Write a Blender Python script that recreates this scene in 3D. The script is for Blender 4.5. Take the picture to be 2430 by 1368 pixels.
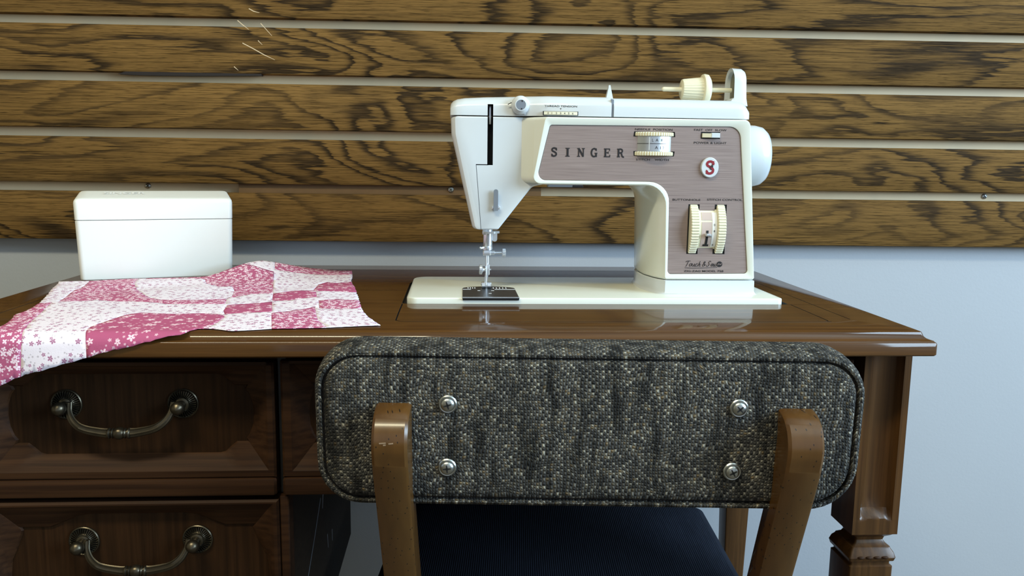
import bpy, bmesh, math, random
from math import pi, sin, cos, radians, sqrt, exp, atan2, hypot
from mathutils import Vector, Matrix
from mathutils.geometry import delaunay_2d_cdt

for o in list(bpy.data.objects): bpy.data.objects.remove(o, do_unlink=True)
S = bpy.context.scene
COL = S.collection
random.seed(7)

# ------------------------------------------------------------------ camera, world, lights, exposure
cd = bpy.data.cameras.new('camera'); cam = bpy.data.objects.new('camera', cd); COL.objects.link(cam)
cd.sensor_width = 36; cd.lens = 1960 / 2430 * 36; cd.clip_start = .02
cam.matrix_world = (Matrix.Translation((0, 0, .903)) @ Matrix.Rotation(radians(-2.63), 4, 'Z')
                    @ Matrix.Rotation(pi / 2 - radians(8.5), 4, 'X') @ Matrix.Rotation(radians(.76), 4, 'Z'))
S.camera = cam
w = bpy.data.worlds.new('world'); S.world = w; w.use_nodes = True
w.node_tree.nodes['Background'].inputs[0].default_value = (.62, .74, 1, 1)
w.node_tree.nodes['Background'].inputs[1].default_value = .3
def area(name, loc, target, sx, sy, power, color):
    l = bpy.data.lights.new(name, 'AREA'); l.shape = 'RECTANGLE'; l.size = sx; l.size_y = sy
    l.energy = power; l.color = color
    o = bpy.data.objects.new(name, l); COL.objects.link(o); o.location = loc
    d = Vector(target) - Vector(loc); o.rotation_euler = d.to_track_quat('-Z', 'Y').to_euler()
    return o
# daylight entering through the side window and the shop window behind the camera
area('side_window_daylight', (2.36, -.45, 1.65), (1.0, -.45, 1.65), 1.8, 1.3, 146, (.57, .79, 1.0))
area('shop_window_daylight', (.5, -2.36, 1.5), (.5, 0, 1.5), 3.0, 1.6, 4, (.84, .92, 1.0))
vs = S.view_settings
vs.view_transform = 'Standard'; vs.look = 'None'; vs.gamma = 1; vs.use_curve_mapping = False
vs.exposure = 0.1

# ------------------------------------------------------------------ material helpers
class NB:
    def __init__(s, name):
        s.m = bpy.data.materials.new(name); s.m.use_nodes = True
        s.t = s.m.node_tree; s.b = s.t.nodes['Principled BSDF']
    def n(s, typ, ins=None, **props):
        nd = s.t.nodes.new(typ)
        for k, v in props.items(): setattr(nd, k, v)
        for k, v in (ins or {}).items(): s.put(nd.inputs[k], v)
        return nd
    def put(s, sock, v):
        if isinstance(v, bpy.types.NodeSocket): s.t.links.new(v, sock)
        elif isinstance(v, bpy.types.Node): s.t.links.new(v.outputs[0], sock)
        else:
            if isinstance(v, tuple) and len(v) == 3 and sock.type == 'RGBA': v = v + (1,)
            sock.default_value = v
    def math(s, op, a, b=None, c=None):
        nd = s.t.nodes.new('ShaderNodeMath'); nd.operation = op
        for i, v in enumerate((a, b, c)):
            if v is not None: s.put(nd.inputs[i], v)
        return nd.outputs[0]
    def mix(s, f, a, b, mode='MIX'):
        nd = s.t.nodes.new('ShaderNodeMix'); nd.data_type = 'RGBA'; nd.blend_type = mode
        s.put(nd.inputs[0], f); s.put(nd.inputs[6], a); s.put(nd.inputs[7], b)
        return nd.outputs[2]
    def ramp(s, f, stops, interp='LINEAR'):
        nd = s.t.nodes.new('ShaderNodeValToRGB'); s.put(nd.inputs[0], f); r = nd.color_ramp; r.interpolation = interp
        while len(r.elements) < len(stops): r.elements.new(.5)
        for e, (p, c) in zip(r.elements, stops):
            e.position = p; e.color = (c if isinstance(c, tuple) else (c, c, c)) + (1,)
        return nd.outputs[0]
    def pos(s, kind='Position', scale=(1, 1, 1), rot=(0, 0, 0)):
        if kind == 'Position': src = s.n('ShaderNodeNewGeometry').outputs['Position']
        else: src = s.n('ShaderNodeTexCoord').outputs[kind]
        m = s.n('ShaderNodeMapping', {0: src}); m.inputs['Scale'].default_value = scale; m.inputs['Rotation'].default_value = rot
        return m.outputs[0]
    def noise(s, vec, scale, detail=2, rough=.5, dist=0):
        return s.n('ShaderNodeTexNoise', {'Vector': vec, 'Scale': scale, 'Detail': detail, 'Roughness': rough, 'Distortion': dist}).outputs[0]
    def bump(s, h, strength, dist):
        nd = s.n('ShaderNodeBump', {'Height': h, 'Strength': strength, 'Distance': dist}); s.put(s.b.inputs['Normal'], nd.outputs[0])
    def set(s, base=None, rough=None, metal=None, coat=None, coat_rough=None, spec=None, sheen=None):
        for k, v in (('Base Color', base), ('Roughness', rough), ('Metallic', metal), ('Coat Weight', coat),
                     ('Coat Roughness', coat_rough), ('Specular IOR Level', spec), ('Sheen Weight', sheen)):
            if v is not None: s.put(s.b.inputs[k], v)
        return s.m

def plain(name, base, rough=.5, metal=0, var=.06, scale=40, bump=0, coat=0, spec=.5):
    b = NB(name)
    n = b.noise(b.pos('Object'), scale, 3)
    c = b.mix(n, tuple(x * (1 - var) for x in base), tuple(min(1, x * (1 + var)) for x in base))
    if bump: b.bump(b.noise(b.pos('Object'), scale * 8, 2), bump, .0005)
    return b.set(c, rough, metal, coat=coat, spec=spec)

M = {}
M['enamel'] = plain('cream_enamel', (.73, .74, .65), .22, var=.02, scale=12, coat=.3)
M['enamel_white'] = plain('white_enamel', (.63, .66, .67), .28, var=.02, scale=12, coat=.2)
M['cream_plastic'] = plain('cream_plastic', (.78, .72, .52), .35, var=.04)
M['box_plastic'] = plain('white_box_plastic', (.84, .84, .79), .42, var=.02, scale=15)
M['black'] = plain('black_void', (.006, .006, .006), .6)
M['ink'] = plain('black_ink', (.012, .008, .008), .5)
M['red'] = plain('dark_red_ink', (.26, .012, .02), .45)
M['white_ink'] = plain('white_ink', (.9, .9, .88), .5)
M['chrome'] = plain('chrome', (.76, .79, .83), .24, .75, var=.05, scale=60)
M['zinc'] = plain('zinc_screw', (.46, .47, .45), .3, 1, var=.15, scale=300)
M['grey_metal'] = plain('grey_metal', (.30, .33, .37), .4, .7)
M['silver_drum'] = plain('silver_drum', (.60, .62, .64), .3, .8, var=.04)
M['brass'] = plain('antique_brass', (.085, .070, .048), .33, .9, var=.35, scale=120)
M['groove_back'] = plain('beige_groove_board', (.64, .49, .30), .6, var=.08, scale=30)
M['chip'] = plain('worn_wood', (.26, .17, .10), .7)
M['filler'] = plain('brown_filler', (.13, .068, .022), .6, var=.2, scale=60)
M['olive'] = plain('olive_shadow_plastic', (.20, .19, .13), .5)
M['ceiling'] = plain('ceiling_paint', (.74, .70, .60), .9)
M['side_wall'] = plain('warm_wall_paint', (.38, .32, .23), .9)
M['floor'] = plain('brown_carpet', (.10, .08, .055), .95, var=.2, scale=200)
M['pink_paper'] = plain('dial_pink', (.55, .42, .36), .5)
M['trim'] = plain('white_trim', (.7, .7, .68), .5)

def wall_paint():
    b = NB('grey_wall_paint'); p = b.pos('Position')
    n = b.noise(p, 3, 3)
    c = b.mix(n, (.40, .415, .44), (.43, .445, .47))
    b.bump(b.noise(p, 260, 3, .6), .15, .001)
    return b.set(c, .75)
M['wall'] = wall_paint()

def oak():
    b = NB('stained_oak_veneer')
    g = b.n('ShaderNodeNewGeometry').outputs['Position']
    def mp(sc, off=(0, 0, 0)):
        m = b.n('ShaderNodeMapping', {0: g}); m.inputs['Scale'].default_value = sc; m.inputs['Location'].default_value = off
        return m.outputs[0]
    fib = b.noise(mp((11, 1, 620)), 1, 3, .65)
    feather = b.noise(mp((13, 1, 260), (3, 0, 9)), 1, 3, .65)
    big = b.noise(mp((2.3, 1, 8.6), (4.3, 0, 2.2)), 1, 2.5, .5, .7)
    v = b.math('ADD', big, b.math('MULTIPLY', b.math('SUBTRACT', feather, .5), .085))
    fr = b.math('FRACT', b.math('MULTIPLY', v, 10.5))
    band = b.ramp(fr, [(0, .3), (.05, 1), (.18, .90), (.33, .38), (.48, .07), (.62, 0), (.94, 0), (1, .3)])
    # bands fade in and out along the board
    pres = b.ramp(b.noise(mp((3.4, 1, 13), (8, 0, 1)), 1, 2), [(.30, .45), (.54, 1)])
    band = b.math('MULTIPLY', b.n('ShaderNodeRGBToBW', {0: band}).outputs[0], b.n('ShaderNodeRGBToBW', {0: pres}).outputs[0])
    tone = b.noise(mp((1.2, 1, 5), (2, 0, 5)), 1, 2)
    light = b.mix(tone, (.130, .067, .018), (.202, .111, .033))
    col = b.mix(b.math('MULTIPLY', band, .95), light, (.024, .015, .008))
    pores = b.n('ShaderNodeRGBToBW', {0: b.ramp(fib, [(.30, .35), (.46, .90), (.7, 1.25)])}).outputs[0]
    fine = b.n('ShaderNodeRGBToBW', {0: b.ramp(b.noise(mp((38, 1, 1500), (1, 0, 4)), 1, 2, .6), [(.34, .30), (.44, 1.0)])}).outputs[0]
    pores = b.math('MULTIPLY', pores, fine)
    col = b.mix(1, col, b.n('ShaderNodeCombineColor', {0: pores, 1: pores, 2: pores}).outputs[0], 'MULTIPLY')
    b.bump(fib, .25, .0006)
    return b.set(col, .68, spec=.06)
M['oak'] = oak()

def walnut(name, c0, c1, rough, coat, axis='x', coat_rough=.12, spec=.25):
    b = NB(name)
    sc = {'x': (5, 120, 220), 'z': (220, 120, 6)}[axis]
    p = b.pos('Object', sc)
    n = b.noise(p, 1, 3, .6)
    big = b.noise(b.pos('Object', tuple(x * .12 for x in sc)), 1, 2)
    c = b.mix(b.ramp(n, [(.35, 0.0), (.7, 1.0)]), c0, c1)
    c = b.mix(b.math('MULTIPLY', big, .6), c, c0)
    b.bump(n, .12, .0005)
    return b.set(c, rough, coat=coat, coat_rough=coat_rough, spec=spec)
M['desk_top'] = walnut('walnut_top', (.052, .020, .004), (.115, .048, .010), .5, .62, coat_rough=.06, spec=.1)
M['desk'] = walnut('walnut_desk_shaded', (.020, .0075, .0025), (.056, .023, .008), .62, 0, spec=.15)  # darker than legs and top: shade on the drawers put into the colour
M['desk_v'] = walnut('walnut_upright', (.050, .021, .006), (.112, .049, .014), .38, .2, 'z')
M['pedestal'] = walnut('walnut_pedestal_shaded', (.012, .007, .004), (.026, .016, .009), .6, 0, spec=.1)  # kneehole shade put into a darker walnut
M['drawer_v'] = walnut('walnut_panel_shaded', (.016, .007, .0025), (.040, .017, .006), .62, 0, 'z', spec=.1)  # drawer shade carried in this darker colour too

def chairwood():
    b = NB('speckled_chair_wood')
    n = b.noise(b.pos('Object', (160, 100, 7)), 1, 3)
    c = b.mix(n, (.062, .026, .005), (.115, .050, .010))
    s3 = b.n('ShaderNodeSeparateXYZ', {0: b.n('ShaderNodeTexCoord').outputs['Object']})
    flat = b.n('ShaderNodeCombineXYZ', {0: b.math('ADD', b.math('MULTIPLY', s3.outputs[0], 190), b.math('MULTIPLY', s3.outputs[1], 60)), 1: b.math('MULTIPLY', s3.outputs[2], 120), 2: 0.0})
    v = b.n('ShaderNodeTexVoronoi', {'Vector': flat.outputs[0], 'Scale': 1.0}, voronoi_dimensions='2D')
    keep = b.math('GREATER_THAN', b.n('ShaderNodeSeparateColor', {0: v.outputs['Color']}).outputs[0], .45)
    spot = b.math('MULTIPLY', keep, b.math('LESS_THAN', v.outputs['Distance'], .085))
    return b.set(b.mix(spot, c, (.012, .006, .003)), .3, coat=.25, coat_rough=.15)
M['chairwood'] = chairwood()

def tweed():
    b = NB('woven_tweed')
    uv = b.n('ShaderNodeTexCoord').outputs['Object']
    s3 = b.n('ShaderNodeSeparateXYZ', {0: uv}); X, Y, Z = s3.outputs
    # boxing strip: run the weave over the depth too
    K = 410.0
    u = b.math('MULTIPLY', X, K); v = b.math('MULTIPLY', b.math('ADD', Z, b.math('MULTIPLY', Y, .9)), K)
    u = b.math('ADD', u, b.math('MULTIPLY', b.math('SUBTRACT', b.noise(uv, 45, 1), .5), 3.0))
    v = b.math('ADD', v, b.math('MULTIPLY', b.math('SUBTRACT', b.noise(uv, 60, 1), .5), 3.0))
    iu = b.math('FLOOR', u); iv = b.math('FLOOR', v)
    fu = b.math('SUBTRACT', b.math('FRACT', u), .5); fv = b.math('SUBTRACT', b.math('FRACT', v), .5)
    cell = b.n('ShaderNodeCombineXYZ', {0: iu, 1: iv, 2: 0.0}).outputs[0]
    rnd = b.n('ShaderNodeTexWhiteNoise', {'Vector': cell}).outputs[0]
    par = b.math('MODULO', b.math('ADD', iu, b.math('ADD', iv, 4000.0)), 2.0)      # warp over / weft over
    du = b.math('MULTIPLY', fu, b.math('ADD', 1.0, b.math('MULTIPLY', par, .5)))
    dv = b.math('MULTIPLY', fv, b.math('SUBTRACT', 1.5, b.math('MULTIPLY', par, .5)))
    d = b.math('SQRT', b.math('ADD', b.math('MULTIPLY', du, du), b.math('MULTIPLY', dv, dv)))
    hgt = b.ramp(d, [(.15, 1), (.55, 0)])
    # long dark slubs running up the cloth
    slub = b.noise(b.n('ShaderNodeMapping', {0: uv, 'Scale': (95, 95, 14)}).outputs[0], 1, 2, .6)
    sl = b.n('ShaderNodeRGBToBW', {0: b.ramp(slub, [(.36, .22), (.55, 1)])}).outputs[0]
    warp = b.ramp(rnd, [(0, (.08, .078, .072)), (.45, (.19, .18, .16)), (.80, (.33, .31, .265)), (.95, (.48, .44, .35)), (1, (.55, .51, .41))])
    weft = b.ramp(rnd, [(0, (.035, .034, .034)), (.55, (.085, .080, .072)), (.9, (.17, .145, .105)), (1, (.30, .22, .12))])
    c = b.mix(par, weft, warp)
    c = b.mix(1, c, b.n('ShaderNodeCombineColor', {0: sl, 1: sl, 2: sl}).outputs[0], 'MULTIPLY')
    h1 = b.n('ShaderNodeRGBToBW', {0: hgt}).outputs[0]
    c = b.mix(h1, b.mix(.65, c, (.010, .010, .010)), c)
    b.bump(h1, .9, .0012)
    return b.set(c, .9, spec=.2)
M['tweed'] = tweed()

def corduroy():
    b = NB('navy_corduroy')
    s3 = b.n('ShaderNodeSeparateXYZ', {0: b.n('ShaderNodeTexCoord').outputs['Object']})
    wv = b.math('ADD', .5, b.math('MULTIPLY', .5, b.math('SINE', b.math('MULTIPLY', s3.outputs[0], 2 * pi * 420))))
    n = b.noise(b.pos('Object', (400, 40, 400)), 1, 3)
    c = b.mix(n, (.007, .009, .015), (.022, .028, .044))
    c = b.mix(b.math('MULTIPLY', wv, .5), c, (.006, .007, .012))
    b.bump(wv, .5, .0008)
    return b.set(c, .95, spec=.15)
M['corduroy'] = corduroy()

def brushed():
    b = NB('brushed_mauve_metal')
    n = b.noise(b.pos('Object', (20, 1, 1400)), 1, 2)
    c = b.mix(b.ramp(n, [(.3, 0.), (.7, 1.)]), (.25, .185, .165), (.36, .275, .245))
    b.bump(n, .15, .0002)
    return b.set(c, .42, .25)
M['mauve'] = brushed()

def print_fabric(name, ground, petal, scale, rad, petals, fill, leaf=None):
    b = NB(name)
    uv = b.n('ShaderNodeUVMap').outputs[0]
    wob = b.n('ShaderNodeTexNoise', {'Vector': uv, 'Scale': 300., 'Detail': 1.})
    col = b.n('ShaderNodeRGB').outputs[0]
    def layer(sc, rd, keep, off):
        mp = b.n('ShaderNodeMapping', {0: uv}); mp.inputs['Scale'].default_value = (sc, sc, sc); mp.inputs['Location'].default_value = off
        v = b.n('ShaderNodeTexVoronoi', {'Vector': mp.outputs[0], 'Scale': 1., 'Randomness': .85}, voronoi_dimensions='2D')
        loc = b.n('ShaderNodeVectorMath', {0: mp.outputs[0], 1: v.outputs['Position']}, operation='SUBTRACT')
        s = b.n('ShaderNodeSeparateXYZ', {0: loc.outputs[0]}); rc = b.n('ShaderNodeSeparateColor', {0: v.outputs['Color']})
        th = b.math('ADD', b.math('ARCTAN2', s.outputs[1], s.outputs[0]), b.math('MULTIPLY', rc.outputs[0], 6.28))
        pr = b.math('ABSOLUTE', b.math('COSINE', b.math('MULTIPLY', th, petals / 2)))
        rr = b.math('MULTIPLY', b.math('ADD', .30, b.math('MULTIPLY', pr, .75)), b.math('MULTIPLY', rd, b.math('ADD', .7, b.math('MULTIPLY', rc.outputs[1], .6))))
        k = b.math('MULTIPLY', b.math('LESS_THAN', v.outputs['Distance'], rr), b.math('LESS_THAN', rc.outputs[2], keep))
        k = b.math('MULTIPLY', k, b.math('GREATER_THAN', v.outputs['Distance'], rd * .14))
        return k
    k = layer(scale, rad, fill, (0, 0, 0))
    k2 = layer(scale * 1.9, rad * .75, .55, (3.3, 1.7, 0))
    c = b.mix(b.noise(uv, 30, 2), ground, tuple(min(1, x * 1.12) for x in ground))
    c = b.mix(b.math('MULTIPLY', k2, .75), c, leaf or petal)
    c = b.mix(k, c, petal)
    b.bump(b.noise(uv, 900, 1), .25, .0004)
    return b.set(c, .85, spec=.2)
M['rose_print'] = print_fabric('rose_flower_print', (.40, .085, .17), (.80, .56, .62), 95, .30, 5, .6)
M['pink_print'] = print_fabric('pink_dense_print', (.41, .095, .185), (.86, .66, .74), 165, .36, 4, .95)
M['white_print'] = print_fabric('white_sprig_print', (.76, .68, .74), (.40, .17, .28), 135, .27, 5, .8, (.36, .30, .34))
M['thread'] = plain('cotton_backing', (.78, .74, .76), .9)

# ------------------------------------------------------------------ mesh helpers
ORG = Vector((0, 0, 0))
def link_mesh(name, verts, faces, mat, parent=None, smooth=35, uvs=None):
    me = bpy.data.meshes.new(name)
    me.from_pydata([tuple(Vector(v) - ORG) for v in verts], [], faces); me.validate()
    bm = bmesh.new(); bm.from_mesh(me)
    if uvs is None: bmesh.ops.recalc_face_normals(bm, faces=bm.faces)
    bm.to_mesh(me); bm.free()
    return wrap(name, me, mat, parent, smooth)
def wrap(name, me, mat, parent=None, smooth=35):
    if mat: me.materials.append(M[mat])
    if smooth:
        me.shade_smooth(); me.set_sharp_from_angle(angle=radians(smooth))
    o = bpy.data.objects.new(name, me); COL.objects.link(o)
    if parent: o.parent = parent
    return o
class MB:
    """collects shapes; build() makes one mesh object"""
    def __init__(s): s.v = []; s.f = []
    def add(s, v, f):
        k = len(s.v); s.v += [tuple(p) for p in v]; s.f += [tuple(i + k for i in q) for q in f]; return s
    def loft(s, rings, cap0=True, cap1=True):
        n = len(rings[0]); v = [p for r in rings for p in r]; f = []
        for a in range(len(rings) - 1):
            for i in range(n):
                j = (i + 1) % n; f.append((a * n + i, a * n + j, (a + 1) * n + j, (a + 1) * n + i))
        if cap0: f.append(tuple(range(n))[::-1])
        if cap1: f.append(tuple((len(rings) - 1) * n + i for i in range(n)))
        return s.add(v, f)
    def box(s, x0, x1, y0, y1, z0, z1, b=0):
        if b <= 0:
            return s.loft([[(x0, y0, z), (x1, y0, z), (x1, y1, z), (x0, y1, z)] for z in (z0, z1)])
        def r(i, z): return [(x0 + i + b, y0 + i, z), (x1 - i - b, y0 + i, z), (x1 - i, y0 + i + b, z), (x1 - i, y1 - i - b, z),
                             (x1 - i - b, y1 - i, z), (x0 + i + b, y1 - i, z), (x0 + i, y1 - i - b, z), (x0 + i, y0 + i + b, z)]
        return s.loft([r(b, z0), r(b * .3, z0 + b * .3), r(0, z0 + b), r(0, z1 - b), r(b * .3, z1 - b * .3), r(b, z1)])
    def lathe(s, prof, c, axis='y', seg=32, sx=1, sz=1):
        """prof: (radius, offset along axis)"""
        rings = []
        for r, h in prof:
            ring = []
            for i in range(seg):
                a = 2 * pi * i / seg; p, q = r * cos(a) * sx, r * sin(a) * sz
                if axis == 'y': ring.append((c[0] + p, c[1] + h, c[2] + q))
                elif axis == 'x': ring.append((c[0] + h, c[1] + p, c[2] + q))
                else: ring.append((c[0] + p, c[1] + q, c[2] + h))
            rings.append(ring)
        return s.loft(rings)
    def tube(s, path, rad, seg=10, up=(0, 0, 1), flat=1):
        rings = []; P = [Vector(p) for p in path]; n = len(P)
        for i, p in enumerate(P):
            t = (P[min(i + 1, n - 1)] - P[max(i - 1, 0)]).normalized()
            a = t.cross(Vector(up)); a = a.normalized() if a.length > 1e-6 else Vector((1, 0, 0)); c = a.cross(t).normalized()
            r = rad[i] if isinstance(rad, (list, tuple)) else rad
            rings.append([p + a * r * cos(2 * pi * k / seg) + c * r * flat * sin(2 * pi * k / seg) for k in range(seg)])
        return s.loft(rings)
    def ribbon(s, pts, wd, mapf, th=.0003):
        """stroke of width wd along 2-D points, as a thin raised band; mapf(a, b, height)"""
        n = len(pts); L = []; R = []
        for i in range(n):
            a = pts[max(i - 1, 0)]; c = pts[min(i + 1, n - 1)]; d = hypot(c[0] - a[0], c[1] - a[1]) or 1
            nx, ny = -(c[1] - a[1]) / d, (c[0] - a[0]) / d; w_ = (wd[i] if isinstance(wd, (list, tuple)) else wd) / 2
            L.append((pts[i][0] + nx * w_, pts[i][1] + ny * w_)); R.append((pts[i][0] - nx * w_, pts[i][1] - ny * w_))
        rings = [[mapf(*L[i], 0), mapf(*L[i], th), mapf(*R[i], th), mapf(*R[i], 0)] for i in range(n)]
        return s.loft(rings)
    def build(s, name, mat, parent=None, smooth=35): return link_mesh(name, s.v, s.f, mat, parent, smooth)

def fillet(poly, seg=6):
    """poly: (a, b, radius) -> closed list of 2-D points with rounded corners"""
    out = []; n = len(poly)
    for i in range(n):
        p0, p1, p2 = Vector(poly[i - 1][:2]), Vector(poly[i][:2]), Vector(poly[(i + 1) % n][:2]); r = poly[i][2]
        d0, d1 = (p0 - p1).normalized(), (p2 - p1).normalized(); ang = d0.angle(d1)
        if r <= 0: out += [tuple(p1)] * (seg + 1) if False else [tuple(p1 + (d0 * (1 - t) + d1 * t) * 1e-5) for t in [k / seg for k in range(seg + 1)]]; continue
        t = min(r / math.tan(ang / 2), (p0 - p1).length * .49, (p2 - p1).length * .49)
        r = t * math.tan(ang / 2)
        a, b = p1 + d0 * t, p1 + d1 * t
        c = p1 + (d0 + d1).normalized() * (r / sin(ang / 2))
        a0 = atan2(a.y - c.y, a.x - c.x); a1 = atan2(b.y - c.y, b.x - c.x); da = (a1 - a0 + pi) % (2 * pi) - pi
        out += [(c.x + r * cos(a0 + da * k / seg), c.y + r * sin(a0 + da * k / seg)) for k in range(seg + 1)]
    return out
def inset(pts, d):
    """move a closed CCW or CW outline inwards by d"""
    n = len(pts); ar = sum(pts[i][0] * pts[(i + 1) % n][1] - pts[(i + 1) % n][0] * pts[i][1] for i in range(n)); sg = 1 if ar > 0 else -1
    out = []
    for i in range(n):
        a = Vector(pts[i - 1]); b = Vector(pts[i]); c = Vector(pts[(i + 1) % n])
        n0 = Vector((-(b - a).y, (b - a).x)); n1 = Vector((-(c - b).y, (c - b).x))
        n0 = n0.normalized() if n0.length > 1e-9 else n1.normalized(); n1 = n1.normalized() if n1.length > 1e-9 else n0
        m = (n0 + n1); m = m.normalized() if m.length > 1e-6 else n0
        k = d / max(.5, m.dot(n0)); out.append((b.x + sg * m.x * k, b.y + sg * m.y * k))
    return out
def smooth_path(pts, k=6):
    out = []; n = len(pts)
    for i in range(n - 1):
        p0, p1, p2, p3 = [Vector(pts[j]) for j in (max(i - 1, 0), i, i + 1, min(i + 2, n - 1))]
        for q in range(k):
            t = q / k
            out.append(tuple(.5 * ((2 * p1) + (p2 - p0) * t + (2 * p0 - 5 * p1 + 4 * p2 - p3) * t * t + (3 * p1 - p0 - 3 * p2 + p3) * t ** 3)))
    out.append(tuple(pts[-1])); return out
def xz(pts, y): return [(p[0], y, p[1]) for p in pts]
def xy(pts, z): return [(p[0], p[1], z) for p in pts]

def empty(name, loc, rz=0, label=None, cat=None):
    o = bpy.data.objects.new(name, None); COL.objects.link(o); o.empty_display_size = .05
    o.location = loc; o.rotation_euler = (0, 0, rz)
    if label: o['label'] = label
    if cat: o['category'] = cat
    return o
def structure(o): o['kind'] = 'structure'; return o
def lab(o, t): o['label'] = t; return o
def cut(o, cutters):
    """subtract boxes / prisms (list of MB) from mesh object o"""
    tmp = []
    for k, (mb, mat) in enumerate(cutters):
        c = mb.build('cutter', mat, None, 0); c.parent = o.parent; tmp.append(c)
        md = o.modifiers.new('cut%d' % k, 'BOOLEAN'); md.object = c; md.operation = 'DIFFERENCE'; md.solver = 'EXACT'; md.material_mode = 'TRANSFER'
    bpy.context.view_layer.update()
    dg = bpy.context.evaluated_depsgraph_get()
    me = bpy.data.meshes.new_from_object(o.evaluated_get(dg), preserve_all_data_layers=True, depsgraph=dg)
    o.modifiers.clear(); old = o.data; o.data = me; nm = old.name; bpy.data.meshes.remove(old); me.name = nm
    for c in tmp: bpy.data.objects.remove(c, do_unlink=True)
    me.shade_smooth(); me.set_sharp_from_angle(angle=radians(35))
def text(name, body, x0, x1, zc, h, y, mat, parent, bold=0.0, place=None):
    """flat lettering on a plane facing -y, fitted to width x0..x1 and height h"""
    cu = bpy.data.curves.new('t', 'FONT'); cu.body = body; cu.offset = bold; cu.resolution_u = 3
    t = bpy.data.objects.new('t', cu); COL.objects.link(t); bpy.context.view_layer.update()
    me = bpy.data.meshes.new_from_object(t.evaluated_get(bpy.context.evaluated_depsgraph_get()))
    bpy.data.objects.remove(t); bpy.data.curves.remove(cu)
    xs = [v.co.x for v in me.vertices]; ys = [v.co.y for v in me.vertices]
    a, b, c, d = min(xs), max(xs), min(ys), max(ys)
    for v in me.vertices:
        px = x0 + (v.co.x - a) / (b - a) * (x1 - x0); pz = zc + ((v.co.y - c) / (d - c) - .5) * h
        p = place(px, pz) if place else (px, y, pz)
        v.co = Vector(p) - ORG
    me.name = name
    return wrap(name, me, mat, parent, 0)

# ------------------------------------------------------------------ the room
X0, X1, Y0, Y1, ZC = -2.6, 2.42, -2.42, 1.21, 2.75
def slab(name, mat, boxes, parent=None):
    m = MB()
    for bx in boxes: m.box(*bx)
    return m.build(name, mat, parent, 0)
structure(slab('floor', 'floor', [(X0 - .1, X1 + .1, Y0 - .1, Y1 + .1, -.05, 0)]))
structure(slab('ceiling', 'ceiling', [(X0 - .1, X1 + .1, Y0 - .1, Y1 + .1, ZC, ZC + .05)]))
structure(slab('wall_back', 'wall', [(X0, X1, Y1, Y1 + .1, 0, ZC)]))
structure(slab('wall_left', 'side_wall', [(X0 - .1, X0, Y0, Y1 + .1, 0, ZC)]))
def holed_wall(name, mat, along, p0, p1, a0, a1, h0, h1, w0, w1):
    """wall between planes p0..p1, running a0..a1, with a window opening h0..h1, w0..w1"""
    parts = [(a0, h0, 0, ZC), (h1, a1, 0, ZC), (h0, h1, 0, w0), (h0, h1, w1, ZC)]
    return structure(slab(name, mat, [((p0, p1, a, b, c, d) if along == 'y' else (a, b, p0, p1, c, d)) for a, b, c, d in parts]))
holed_wall('wall_right', 'side_wall', 'y', X1, X1 + .1, Y0 - .1, Y1 + .1, -1.4, .5, .95, 2.35)
holed_wall('wall_front', 'side_wall', 'x', Y0 - .1, Y0, X0 - .1, X1, -1.05, 2.05, .65, 2.35)
def window(name, boxes): return structure(slab(name, 'trim', boxes))
window('window_1', [(X1 + .02, X1 + .08, -1.4, -1.35, .95, 2.35), (X1 + .02, X1 + .08, .45, .5, .95, 2.35), (X1 + .02, X1 + .08, -1.35, .45, .95, 1.0),
                    (X1 + .02, X1 + .08, -1.35, .45, 2.3, 2.35), (X1 + .03, X1 + .07, -.47, -.43, 1.0, 2.3)])
window('window_2', [(-1.05, -1.0, Y0 - .08, Y0 - .02, .65, 2.35), (2.0, 2.05, Y0 - .08, Y0 - .02, .65, 2.35), (-1.0, 2.0, Y0 - .08, Y0 - .02, .65, .7),
                    (-1.0, 2.0, Y0 - .08, Y0 - .02, 2.3, 2.35), (.48, .52, Y0 - .07, Y0 - .03, .7, 2.3)])
structure(slab('baseboard_back', 'trim', [(X0, X1, Y1 - .014, Y1, 0, .09)]))

# warm fluorescent fitting on the ceiling above the photographer
lamp = empty('ceiling_light', (-.7, -.4, ZC - .09), 0, 'white fluorescent ceiling light fitting above the chair', 'ceiling light')
ORG = Vector((-.7, -.4, ZC - .09))
MB().box(-1.35, -.05, -.56, -.24, ZC - .09, ZC, .01).build('housing', 'trim', lamp)
l_ = area('ceiling_light_glow', (-.7, -.4, ZC - .095), (-.7, -.4, 0), 1.2, .28, 40, (1.0, .93, .66))
ORG = Vector((0, 0, 0))

# ------------------------------------------------------------------ grooved wood wall panel
PX0, PX1 = -1.22, 1.22
panel = empty('slatwall_panel', (0, 1.205, .791), 0, 'brown wood-grain slatwall panel with pale horizontal grooves on grey wall', 'wall panel')
ORG = Vector((0, 1.205, .791))
SP, OPEN, YF, YB = .0757, .0128, 1.190, 1.2095
GC = [.8648 + SP * k for k in range(13)]
b_ = MB().box(PX0, PX1, 1.2060, YB, .7925, GC[-1] + .06).build('backing_board', 'groove_back', panel, 0)
edges = [.791] + [v for g in GC for v in (g - OPEN / 2, g + OPEN / 2)] + [GC[-1] + SP - OPEN / 2]
for k in range(0, len(edges), 2):
    z0, z1 = edges[k], edges[k + 1]
    c = .0014
    prof = [(1.2060, z0 - (.0 if k == 0 else 0)), (YF + c, z0), (YF + c * .3, z0 + c * .3), (YF, z0 + c), (YF, z1 - c), (YF + c * .3, z1 - c * .3), (YF + c, z1), (1.2060, z1)]
    rings = [[(x, p[0], p[1]) for p in prof] for x in (PX0, PX1)]
    MB().loft(rings).build('slat', 'oak', panel, 25)
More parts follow.
